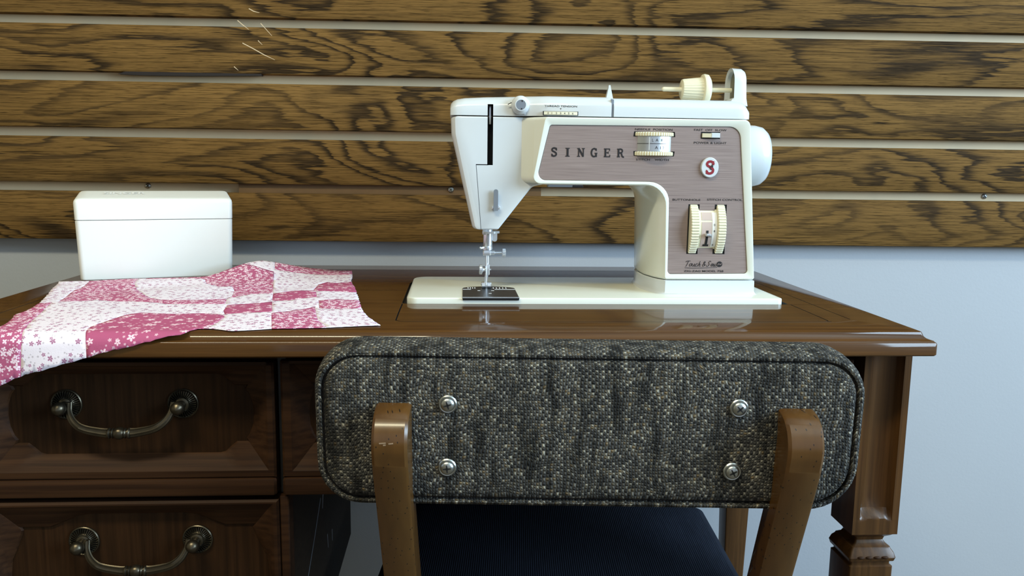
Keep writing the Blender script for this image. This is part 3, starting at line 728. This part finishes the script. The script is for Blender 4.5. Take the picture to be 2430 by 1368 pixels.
for ch, adv in (('T', .0052), ('o', .0036), ('u', .0043), ('c', .0034), ('h', .0058), ('&', .0062), ('S', .0054), ('e', .0034), ('w', .0046)):
    for k, st in enumerate(SC[ch]):
        m.ribbon([(xx + p[0] * .0046 + p[1] * .0012, .7966 + p[1] * .0058) for p in smooth_path(st, 4)], .0005, lambda a, b, h: (a, FY - h, b), .0003)
    xx += adv * .83
m.ribbon(smooth_path([(.2262, .7950), (.235, .7946), (.250, .7950), (.2600, .7954), (.2620, .7962)], 4), .0004, lambda a, b, h: (a, FY - h, b), .0003)
m.build('script_lettering', 'ink', mach, 0)
rk = MB().lathe([(.0031, 0), (.0031, -.0003)], (.2643, FY, .7990), 'y', 24).build('round_mark', 'ink', mach)
MB().ribbon(smooth_path([(.2621, .7982), (.2633, .7995), (.2643, .7990), (.2656, .7987), (.2664, .8000)], 4), .0007, lambda a, b, h: (a, FY - .0003 - h, b), .0002).build('mark_swirl', 'mauve', rk, 0)

# tension dial window, lettering, bobbin-winder style knob
MB().box(.0690, .1060, .8748, .8765, .9546, .9588).build('dial_slot_shade', 'black', mach, 0)  # black backing painted as the shade around the dial
tdx = [.0700 + .0352 * k / 10 for k in range(11)]
def tdy(x): return .8733 + .0013 * ((x - .0876) / .0176) ** 2
MB().loft([[(x, tdy(x), z) for x in tdx] + [(.1052, .877, z), (.0700, .877, z)] for z in (.9551, .9584)]).build('thread_tension_dial', 'cream_plastic', mach, 20)
for k, ch in enumerate('0123456'):
    xk = .0738 + k * .0043
    text('lettering', ch, xk, xk + (.0003 if ch == '1' else .0012), .9567, .0020, tdy(xk) - .0002, 'ink', mach)
text('lettering', 'THREAD TENSION', .0703, .1047, .9640, .0018, .8750, 'ink', mach, .006)
MB().add([(.0868, .8750, .9619), (.0884, .8750, .9619), (.0876, .8750, .9604)], [(0, 1, 2)]).build('pointer_mark', 'ink', mach, 0)
kb = MB().lathe([(.0096, .010), (.0098, .0), (.0098, -.0030), (.0090, -.0046), (.0072, -.0062), (.0062, -.0076), (.0052, -.0078), (.0050, -.0072)], (.0462, .8870, .9650), 'y', 40).build('thread_guide_knob', 'enamel_white', mach, 40)
MB().lathe([(.0050, -.0068), (.0049, -.0076)], (.0462, .8870, .9650), 'y', 32).build('knob_disc', 'grey_metal', kb)
for a in (1.25, 4.9):
    MB().box(.0462 + .0042 * cos(a) - .0006, .0462 + .0042 * cos(a) + .0006, .8790, .8800, .9650 + .0042 * sin(a) - .0008, .9650 + .0042 * sin(a) + .0008).build('dimple', 'ink', kb, 0)
MB().tube(smooth_path([(.0330, .8860, .9655), (.0355, .8855, .9670), (.0380, .8868, .9680)], 4), .0005, 6).build('wire_tail', 'ink', mach)
MB().loft([[(.0480, y, .9560), (.0560, y, .9548), (.0548, y, .9600)] for y in (.8845, .8885)]).build('guide_tab', 'enamel_white', mach, 0)

# presser lever on the head
MB().loft([xz(fillet([(.0188, .8540, .0002), (.0236, .8540, .0002), (.0236, .8768, .0022), (.0188, .8768, .0022)], 4), y) for y in (.8835, .8850)]).build('thread_cutter', 'grey_metal', mach)
MB().box(.0170, .0192, .8842, .8890, .8555, .8590, .0006).box(.0230, .0258, .8842, .8890, .8555, .8590, .0006).build('cutter_bracket', 'chrome', mach)
MB().box(.0200, .0224, .8848, .8885, .8560, .8740).build('cutter_stem', 'chrome', mach, 0)

# needle bar, clamps and presser foot
NY = .915
MB().loft([xy(fillet([(.0075, NY - .010, .003), (.0210, NY - .012, .003), (.0270, NY - .004, .002), (.0250, NY + .006, .003), (.0080, NY + .006, .003)], 4), z) for z in (.8278, .8300)]).build('thread_guide_plate', 'chrome', mach)
MB().box(.0080, .0125, NY - .0085, NY - .004, .8262, .8335, .0008).build('guide_clip', 'chrome', mach)
MB().lathe([(.0046, .8100), (.0050, .8106), (.0050, .8335)], (.0141, NY, 0), 'z', 24).build('needle_bar', 'chrome', mach, 60)
MB().loft([xz(fillet([(.0188, .8180, .003), (.0246, .8180, .004), (.0246, .8290, .001), (.0188, .8290, .001)], 4), y) for y in (NY + .001, NY + .0022)]).build('light_shade_tab', 'chrome', mach)
MB().lathe([(.0040, .8085), (.0053, .8090), (.0056, .8115), (.0052, .8135), (.0044, .8142)], (.0138, NY, 0), 'z', 24).build('needle_bar_collar', 'chrome', mach, 60)
MB().tube([(.0095, NY - .004, .8118), (.0062, NY - .006, .8112), (.0052, NY - .006, .8125)], [.0012, .0012, .0009], 8).build('thread_hook', 'chrome', mach)
MB().box(.0088, .0174, NY - .0055, NY + .003, .8028, .8088, .0010).build('needle_clamp', 'chrome', mach)
MB().lathe([(.0024, .0172), (.0024, .0218), (.0013, .0222), (.0013, .0300)], (0, NY - .001, .8057), 'x', 14).build('clamp_screw', 'chrome', mach, 40)
ribbed('clamp_screw_head', (.0322, NY - .001, .8057), .0045, .0022, 'x', 16, 'chrome', .0004)
MB().lathe([(.0018, .7860), (.0018, .8030)], (.0140, NY + .002, 0), 'z', 14).build('presser_bar', 'chrome', mach, 60)
MB().box(.0118, .0164, NY - .003, NY + .004, .7808, .7930, .0008).build('foot_clamp', 'chrome', mach)
MB().lathe([(.0008, .0162), (.0008, .0180)], (0, NY, .7868), 'x', 10).build('clamp_pin', 'chrome', mach)
MB().lathe([(.0018, .0120), (.0022, .0095), (.0034, .0084), (.0054, .0080), (.0054, .0052), (.0044, .0047)], (0, NY, .7868), 'x', 18).build('thumb_screw', 'chrome', mach, 40)
MB().loft([[(x - h, NY - .001, z), (x + h, NY - .001, z), (x + h, NY + .002, z), (x - h, NY + .002, z)] for x, h, z in ((.0136, .0020, .7835), (.0128, .0018, .7780), (.0122, .0013, .7735), (.0124, .0016, .7712))]).build('foot_shank', 'chrome', mach, 60)
MB().lathe([(.0005, .7668), (.0006, .7720), (.0008, .8030)], (.0127, NY - .003, 0), 'z', 8).build('needle', 'chrome', mach, 60)
for x0, x1 in ((.0078, .0118), (.0138, .0178)):
    MB().loft([[(x0, y, z), (x1, y, z), (x1, y, z + t), (x0, y, z + t)] for y, z, t in ((NY - .0130, .7695, .0006), (NY - .0090, .7672, .0014), (NY + .004, .7672, .0028))]).build('presser_foot_toe', 'chrome', mach, 20)
MB().box(.0070, .0186, NY + .000, NY + .006, .7682, .7722, .0010).build('presser_foot', 'chrome', mach)
# throat plate
arc = [(-.0142, .8420), (.0447, .8420), (.0443, .9085)] + [(.01525 + .0291 * cos(pi * k / 12), .9085 + .0135 * sin(pi * k / 12)) for k in range(1, 12)] + [(-.0138, .9085)]
tp = MB().loft([xy(arc, BT - .0006), xy(arc, BT + .0004), xy(inset(arc, .0004), BT + .0007)]).build('throat_plate', 'grey_metal', mach, 30)
tp.data.materials[0] = plain('dark_steel_plate', (.13, .135, .14), .3, .8, var=.25, scale=70)
MB().box(-.0146, .0451, .8425, .8438, BT - .0003, BT + .0012, .0004).build('plate_lip', 'chrome', tp)
MB().box(-.0140, .0445, .8440, .8450, BT - .0024, BT - .0008).build('plate_gap', 'black', tp, 0)
for k, x in enumerate((-.008, -.0055, -.003, -.0005, .020, .0235, .027, .0305, .034)):
    MB().box(x, x + .0009, .9060, .9130, BT + .0007, BT + .0009).build('gauge_mark', 'white_ink', tp, 0)
for x0, x1, y in ((.0025, .0055, .8890), (.0175, .0205, .8890), (.0140, .0170, .8700), (.0215, .0440, .8985), (-.0135, -.0045, .8985)):
    MB().box(x0, x1, y, y + .0012, BT + .0007, BT + .0009).build('gauge_mark', 'white_ink', tp, 0)

# spool holder on top
SPY, SPZ = .930, .9885
MB().lathe([(.0006, .2068), (.0018, .2074), (.0025, .2090), (.0025, .2860)], (0, SPY, SPZ), 'x', 18).build('spool_pin', 'cream_plastic', mach, 60)
sc_ = MB(); n = 96; rings = []
for h, r in ((.2290, .0098), (.2294, .0108), (.2315, .0114), (.2520, .0136)):
    rings.append([(h, SPY + (r - (.0005 if i % 4 == 0 and h > .229 else 0)) * cos(2 * pi * i / n), SPZ + (r - (.0005 if i % 4 == 0 and h > .229 else 0)) * sin(2 * pi * i / n)) for i in range(n)])
sc_.loft(rings); sc_.build('spool_cap', 'cream_plastic', mach, 40)
MB().lathe([(.0150, .2515), (.0168, .2525), (.0172, .2545), (.0166, .2580), (.0135, .2602), (.0040, .2606)], (0, SPY, SPZ), 'x', 48).build('spool_cap_flange', 'cream_plastic', mach, 40)
def arch(hw, top, ex, z0=.9735):
    return [(SPY - hw - ex, z0)] + [(SPY - hw * cos(pi * k / 14), top - hw * .95 + hw * .95 * sin(pi * k / 14)) for k in range(15)] + [(SPY + hw + ex, z0)]
def xr(pts, x): return [(x, p[0], p[1]) for p in pts]
ar = arch(.0165, 1.0125, .001)
MB().loft([xr(arch(.0135, 1.0088, .0, .9760), .2905), xr(arch(.0138, 1.0092, .0, .9760), .2850), xr(ar, .2838), xr(ar, .2850), xr([(p[0], p[1]) for p in arch(.0165, 1.0120, .002)], .2945), xr(arch(.0150, 1.0100, .003), .2975), xr(arch(.0120, 1.0060, .004), .2985)]).build('spool_bracket', 'enamel_white', mach, 30)
MB().loft([xr(arch(.0134, 1.0086, 0, .9762), x) for x in (.2890, .2904)]).build('bracket_recess', 'olive', mach, 0)  # darker olive plate carries the shade inside the hollow bracket
MB().loft([[(.2790, SPY - .018, .9740), (.2985, SPY - .020, .9700), (.2985, SPY + .020, .9700), (.2790, SPY + .018, .9740)], [(.2836, SPY - .0166, .9790), (.2978, SPY - .0166, .9790), (.2978, SPY + .0166, .9790), (.2836, SPY + .0166, .9790)]]).build('bracket_base', 'enamel_white', mach, 30)
# hand wheel
MB().lathe([(.020, .2900), (.0335, .2960), (.0345, .3060), (.0342, .3140), (.0325, .3215), (.0285, .3262), (.0200, .3284), (.0080, .3290)], (0, SPY, .9160), 'x', 64).build('hand_wheel', 'enamel_white', mach, 40)
# grey strip and black edge under the arm
MB().box(.0760, .1130, .8760, .8900, .8800, .8835, .0006).build('underarm_strip', 'grey_metal', mach)
MB().box(.1020, .1135, .8756, .8800, .8798, .8822, .0004).build('underarm_edge', 'ink', mach)

# ------------------------------------------------------------------ the white attachment case
BA = radians(20) 
ORG = Vector((0, 0, 0))
box = empty('attachment_case', (-.4698, .9907, .7602), BA, 'white plastic accessory case with hinged lid standing behind the pink quilt', 'case')
bw, bdp, zb = .1775, .078, .0710
def bring(z, i=0, slope=0):
    p = fillet([(i, i, .006), (bw - i, i, .006), (bw - i, bdp - i, .006), (i, bdp - i, .006)], 5)
    return [(a, b, z + slope * b) for a, b in p]
MB().loft([bring(0, .003), bring(.002, .0025), bring(zb - .0008, .0006), bring(zb - .0003, .0012)]).build('case_body', 'box_plastic', box, 40)
MB().loft([bring(zb + .0003, .0012), bring(zb + .0008, .0004), bring(.0910, 0, .05), bring(.0935, .0005, .07), bring(.0952, .0018, .09), bring(.0960, .0040, .10), bring(.0964, .012, .105)]).build('case_lid', 'box_plastic', box, 40)
MB().box(.004, bw - .004, .004, bdp - .004, zb - .002, zb + .002).build('lid_joint', 'grey_metal', box, 0)
def lidtop(a, b): return (a, b, .0968 + .105 * b)
text('lettering', 'SINGER', .030, .078, .046, .018, 0, 'white_ink', box, .03, lidtop)

# ------------------------------------------------------------------ pink and white patchwork
quilt = placed('patchwork_quilt_top', (-.29, .86, .7605), 'pink and white floral patchwork quilt top spread over desk corner', 'quilt')
def hgt(u, v):
    t = max(0, min(1, (v - .95) / .12)); t = t * t * (3 - 2 * t)
    h = .0008 + .024 * exp(-((u + .277) / .048) ** 2) * t
    s = max(0, min(1, (v - .71) / .05))
    return h + s * .0018 * (.5 + .5 * sin(42 * u + 3 * sin(23 * v)))
def cloth(u, v):
    R_ = .012
    if v >= .700: return (u, v, .7605 + hgt(u, v))
    s = .700 - v; t = min(s / R_, pi / 2); e = max(0, s - R_ * pi / 2)
    return (u, .700 - R_ * sin(t) - .0008 - min(1, e / .02) * .004 * (.5 + .5 * sin(38 * u + 1)), .7485 + R_ * cos(t) + hgt(u, v) * cos(t) - e)
OUT = [(-.481,.9818),(-.4492,.9907),(-.4024,1.0125),(-.328,.9983),(-.3119,1.0026),(-.2973,1.0133),(-.2848,1.0238),(-.2722,1.0349),(-.2613,1.0435),(-.2499,1.05),(-.2271,1.0669),(-.2009,1.101),(-.1582,1.0914),(-.1498,1.0284),(-.1467,.9953),(-.1301,.9073),(-.1213,.8553),(-.1128,.8035),(-.1044,.7705),(-.0959,.7453),(-.0873,.7212),(-.1097,.7183),(-.1308,.7129),(-.1589,.7092),(-.1785,.7073),(-.1993,.7001),(-.2133,.7001),(-.2294,.7073),(-.2399,.7073),(-.2464,.6952),(-.2591,.6909),(-.2821,.6846),(-.3124,.6772),(-.3393,.6694),(-.367,.6611),(-.3776,.6578),(-.3952,.6495),(-.4156,.6422),(-.414,.6906),(-.407,.7159),(-.4134,.7451),(-.4234,.774),(-.4225,.7901),(-.4261,.8197),(-.4329,.8422),(-.4465,.8812),(-.4655,.9385)]
PATCH = [
('pink_print',[(-.4277,.8241),(-.4171,.8293),(-.4076,.7934),(-.395,.748),(-.383,.7107),(-.3767,.6906),(-.3763,.6804),(-.3777,.6571),(-.3954,.6466),(-.419,.6398),(-.4192,.6952),(-.412,.7254),(-.4185,.7551),(-.4289,.7847),(-.4273,.7999)]),
('pink_print',[(-.457,1.0102),(-.4068,1.0257),(-.3963,1.0243),(-.332,.9493),(-.2647,.9179),(-.2603,.8907),(-.2594,.8679),(-.2483,.8225),(-.2785,.8215),(-.304,.8248),(-.329,.838),(-.3698,.8475),(-.3855,.8555),(-.3953,.8493),(-.4144,.8364),(-.4227,.869),(-.4332,.9115),(-.4341,.9393)]),
('white_print',[(-.4068,1.0257),(-.326,1.0015),(-.31,.9702),(-.2871,.9395),(-.2749,.9464),(-.2647,.9179),(-.2586,.8879),(-.2586,.865),(-.2827,.8485),(-.3111,.846),(-.3317,.8571),(-.3538,.8911),(-.3805,.9435),(-.3931,.9786)]),
('pink_print',[(-.4018,1.0326),(-.3271,1.0019),(-.3139,1.0097),(-.2989,1.0195),(-.2866,1.031),(-.2814,1.0328),(-.2797,1.0259),(-.2695,1.0233),(-.2558,1.0186),(-.2428,1.0164),(-.2187,.8972),(-.2392,.8953),(-.2522,.8766),(-.2555,.871),(-.2647,.9179),(-.2742,.9434),(-.2862,.9365),(-.3094,.9679),(-.3241,.9917),(-.3897,1.002)]),
('pink_print',[(-.25,1.0582),(-.23,1.0818),(-.2035,1.1177),(-.1545,1.1061),(-.1486,1.0568),(-.1802,1.0381),(-.2006,1.0357),(-.2206,1.032),(-.2373,1.0265),(-.2435,1.0245)]),
('rose_print',[(-.1778,.9105),(-.1816,.9668),(-.1745,.984),(-.1617,.981),(-.1413,.9962),(-.1244,.9058),(-.1513,.9078),(-.1731,.9076)]),
('rose_print',[(-.2175,.8938),(-.1979,.9132),(-.1782,.9105),(-.1731,.9017),(-.1665,.8673),(-.1864,.8529),(-.1939,.8478),(-.2089,.8502)]),
('pink_print',[(-.1612,.8456),(-.1438,.8556),(-.1304,.8523),(-.1141,.8607),(-.106,.8045),(-.124,.8016),(-.1488,.8049),(-.1552,.8114)]),
('pink_print',[(-.1927,.7725),(-.1825,.7816),(-.1755,.7958),(-.1596,.8158),(-.152,.7756),(-.1449,.7442),(-.1359,.7224),(-.1278,.6992),(-.1763,.6981)]),
('rose_print',[(-.2447,.8169),(-.2251,.8364),(-.2079,.8458),(-.1938,.7796),(-.2102,.7749),(-.2251,.7727),(-.2349,.7705),(-.2404,.7863)]),
('rose_print',[(-.3284,.6992),(-.3316,.7141),(-.3284,.732),(-.3244,.7489),(-.3195,.7699),(-.3118,.7798),(-.2878,.7767),(-.2654,.7788),(-.2448,.7741),(-.2322,.7603),(-.2306,.7372),(-.2323,.7174),(-.2383,.7019),(-.2457,.6922),(-.2586,.6883),(-.282,.6823),(-.3124,.6749),(-.3241,.6728),(-.3251,.6863)])]
def inside(p, poly):
    c = False; n = len(poly)
    for i in range(n):
        a, b = poly[i - 1], poly[i]
        if (a[1] > p[1]) != (b[1] > p[1]) and p[0] < (b[0] - a[0]) * (p[1] - a[1]) / (b[1] - a[1]) + a[0]: c = not c
    return c
def closed_smooth(poly):
    q = poly[-1:] + poly + poly[:2]; out = []
    for i in range(1, len(q) - 2):
        p0, p1, p2, p3 = [Vector(x) for x in q[i - 1:i + 3]]
        sharp = (p1 - p0).angle(p2 - p1, 0) > .9 or (p2 - p1).angle(p3 - p2, 0) > .9
        k = 3
        for j in range(k):
            t = j / k
            if sharp: out.append(tuple(p1.lerp(p2, t)))
            else: out.append(tuple(.5 * ((2 * p1) + (p2 - p0) * t + (2 * p0 - 5 * p1 + 4 * p2 - p3) * t * t + (3 * p1 - p0 - 3 * p2 + p3) * t ** 3)))
    return out
def fray(poly):
    """slightly uneven raw edge"""
    out = []; n = len(poly)
    for i in range(n):
        a, b = Vector(poly[i]), Vector(poly[(i + 1) % n]); k = max(1, int((b - a).length / .0035))
        for j in range(k):
            p = a.lerp(b, j / k); out.append((p.x + random.uniform(-.0005, .0005), p.y + random.uniform(-.0006, .0006)))
    return out
outl = fray(closed_smooth(OUT)); polys = [outl] + [closed_smooth(p) for _, p in PATCH]
V2 = []; E2 = []
for p in polys:
    k = len(V2); V2 += [Vector(x) for x in p]; E2 += [(k + i, k + (i + 1) % len(p)) for i in range(len(p))]
g = .0065
for i in range(int(.43 / g)):
    for j in range(int(.50 / g)):
        q = (-.49 + (i + (j % 2) * .5) * g, .635 + j * g * .87 )
        if inside(q, outl): V2.append(Vector(q))
for j in range(12):                                  # finer rows where the cloth bends over the desk edge
    for i in range(60):
        q = (-.43 + i * .005, .676 + j * .0024)
        if inside(q, outl): V2.append(Vector(q))
rv, re_, rf, *_ = delaunay_2d_cdt(V2, E2, [], 0, 1e-6)
groups = {k: [] for k in range(len(polys))}
for f in rf:
    c = ((rv[f[0]].x + rv[f[1]].x + rv[f[2]].x) / 3, (rv[f[0]].y + rv[f[1]].y + rv[f[2]].y) / 3)
    if not inside(c, outl): continue
    gi = 0
    for k in range(len(polys) - 1, 0, -1):
        if inside(c, polys[k]): gi = k; break
    groups[gi].append(f)
# white ground falls into separate patches between the printed ones
par = {}
def find(a):
    while par.get(a, a) != a: a = par[a]
    return a
for f in groups[0]:
    for a in f[1:]:
        ra, rb2 = find(f[0]), find(a)
        if ra != rb2: par[ra] = rb2
edge_own = {}
comp = {}
for f in groups[0]: comp.setdefault(find(f[0]), []).append(f)
sets = [('white_print', fs) for fs in comp.values()] + [(PATCH[k - 1][0], groups[k]) for k in range(1, len(polys)) if groups[k]]
dust = []
sets.sort(key=lambda s: -len(s[1]))
main = [s for s in sets if len(s[1]) >= 8]
for s in sets:
    if len(s[1]) < 8: main[0][1].extend(s[1])
for mat, fs in main:
    ids = sorted({i for f in fs for i in f}); mp_ = {i: k for k, i in enumerate(ids)}
    vv = [cloth(rv[i].x, rv[i].y) for i in ids]
    me = bpy.data.meshes.new('patch'); me.from_pydata([tuple(Vector(v) - ORG) for v in vv], [], [tuple(mp_[i] for i in f) for f in fs])
    uvl = me.uv_layers.new(name='UVMap')
    for lp in me.loops: uvl.data[lp.index].uv = (rv[ids[lp.vertex_index]].x, rv[ids[lp.vertex_index]].y)
    o = wrap('patch', me, mat, quilt, 0); me.shade_smooth()
    md = o.modifiers.new('thickness', 'SOLIDIFY'); md.thickness = .0005; md.offset = -1

# ------------------------------------------------------------------ the chair seen from behind
CA = radians(-2.9)
chair = empty('sewing_chair', (.0989, .7960, 0), CA, 'wooden chair seen from behind, grey tweed backrest and dark corduroy seat', 'chair')
ORG = Vector((0, 0, 0))
def rrect(i, y, x0=-.2155, x1=.2150, z0=.6325, z1=.7650, r=.036, puff=0):
    p = fillet([(x0 + i, z0 + i, max(.004, r - i)), (x1 - i, z0 + i, max(.004, r + .004 - i)), (x1 - i, z1 - i, max(.004, r - i)), (x0 + i, z1 - i, max(.004, r - i))], 8)
    return [(a, y - (b - .70) * .06, b + .0012 * sin(a * 17 + 1)) for a, b in p]
MB().loft([rrect(.0075, -.1700), rrect(.0070, -.1785), rrect(.0050, -.1790), rrect(.0022, -.1762), rrect(.0004, -.1700), rrect(-.0012, -.158), rrect(-.0012, -.146), rrect(.0018, -.137), rrect(.010, -.1315), rrect(.030, -.1285)], False, True).build('backrest_cushion', 'tweed', chair, 50)
MB().loft([rrect(.0085, -.1720), rrect(.0088, -.1765), rrect(.0105, -.1795), rrect(.0150, -.1806), rrect(.030, -.1812), rrect(.050, -.1814)], False, True).build('back_panel', 'tweed', chair, 60)
MB().loft([rrect(.0067, -.1728), rrect(.0067, -.1745), rrect(.0090, -.1745), rrect(.0090, -.1728)], False, False).build('seam_cord', 'ink', chair, 60)
def yback(z): return -.1812 - (z - .70) * .06
for x, z, rot in ((-.1098, .7193, .3), (.1148, .7194, .75), (-.1104, .6671, .1), (.1130, .6672, .5)):
    yb_ = yback(z)
    wsh = MB().lathe([(.0072, .0006), (.0072, -.0010), (.0064, -.0018), (.0056, -.0016)], (x, yb_, z), 'y', 32).build('washer', 'zinc', chair, 40)
    s_ = MB().lathe([(.0056, -.0004), (.0056, -.0022), (.0048, -.0036), (.0030, -.0044), (.0004, -.0047)], (x, yb_, z), 'y', 28).build('screw', 'zinc', chair, 50)
    for a in (rot, rot + pi / 2):
        MB().ribbon([(x - .0031 * cos(a), z - .0031 * sin(a)), (x, z), (x + .0031 * cos(a), z + .0031 * sin(a))], [.0008, .0016, .0008], lambda p, q, h: (p, yb_ - .0041 - h, q), .0008).build('cross_slot', 'black', s_, 0)
# bent rear posts running down into the back legs
CC = [(.6195, .7200), (.6080, .7180), (.6000, .7145), (.5935, .7090), (.5895, .7010), (.5885, .6930), (.5905, .6830), (.5990, .6600), (.6400, .5650), (.6880, .4500), (.7000, .4000), (.6900, .3000), (.6300, 0)]
DD = [(.6200, .7170), (.6200, .7120), (.6195, .7060), (.6190, .7000), (.6195, .6930), (.6205, .6870), (.6235, .6760), (.6330, .6500), (.6740, .5550), (.7220, .4480), (.7350, .4000), (.7220, .3000), (.6550, 0)]
C2, D2 = smooth_path(CC, 8), smooth_path(DD, 8)
for xc in (-.1512, .1590):
    rings = []; hw = .0135; c = .0022
    for (n0, z0), (n1, z1) in zip(C2, D2):
        a, b = Vector((n0 - .80, z0)), Vector((n1 - .80, z1)); L = max((b - a).length, 1e-4); cc = min(c, L * .3); d = (b - a) / L
        p0, p1 = a + d * cc, b - d * cc
        rings.append([(xc - hw + c, a.x, a.y), (xc + hw - c, a.x, a.y), (xc + hw, p0.x, p0.y), (xc + hw, p1.x, p1.y), (xc + hw - c, b.x, b.y), (xc - hw + c, b.x, b.y), (xc - hw, p1.x, p1.y), (xc - hw, p0.x, p0.y)])
    MB().loft(rings).build('rear_leg', 'chairwood', chair, 40)
def seatring(i, z):
    p = fillet([(-.212 + i, -.070 + i, .03), (.200 - i, -.070 + i, .03), (.196 - i, .262 - i, .02), (-.205 + i, .262 - i, .02)], 8)
    return xy(p, z)
MB().loft([seatring(.006, .4160), seatring(0, .4220), seatring(-.001, .4400), seatring(.003, .4510), seatring(.012, .4570), seatring(.035, .4605), seatring(.09, .4620)]).build('seat_cushion', 'corduroy', chair, 60)
MB().loft([seatring(.012, .3650), seatring(.012, .4150)]).build('seat_frame', 'chairwood', chair, 30)
for x in (-.165, .165):
    MB().loft([[(x - h, .215 - h, z), (x + h, .215 - h, z), (x + h, .215 + h, z), (x - h, .215 + h, z)] for z, h in ((.3640, .018), (.30, .018), (0, .012))]).build('front_leg', 'chairwood', chair, 20)
# small worn chips on the left post and a loose thread on the right one
for pts in ([(-.1585, .6968), (-.1535, .6972)], [(-.1515, .6966), (-.1480, .6970)], [(-.1555, .6955), (-.1535, .6957)]):
    MB().ribbon(pts, .0010, lambda p, q, h: (p, -.2113 - h, q), .0004).build('worn_chip', 'chip', chair, 0)
MB().tube(smooth_path([(.1450, -.150, .588), (.1425, -.151, .584), (.1412, -.150, .577), (.1428, -.149, .572), (.1405, -.150, .568)], 5), .0004, 6).build('loose_thread', 'ink', chair)
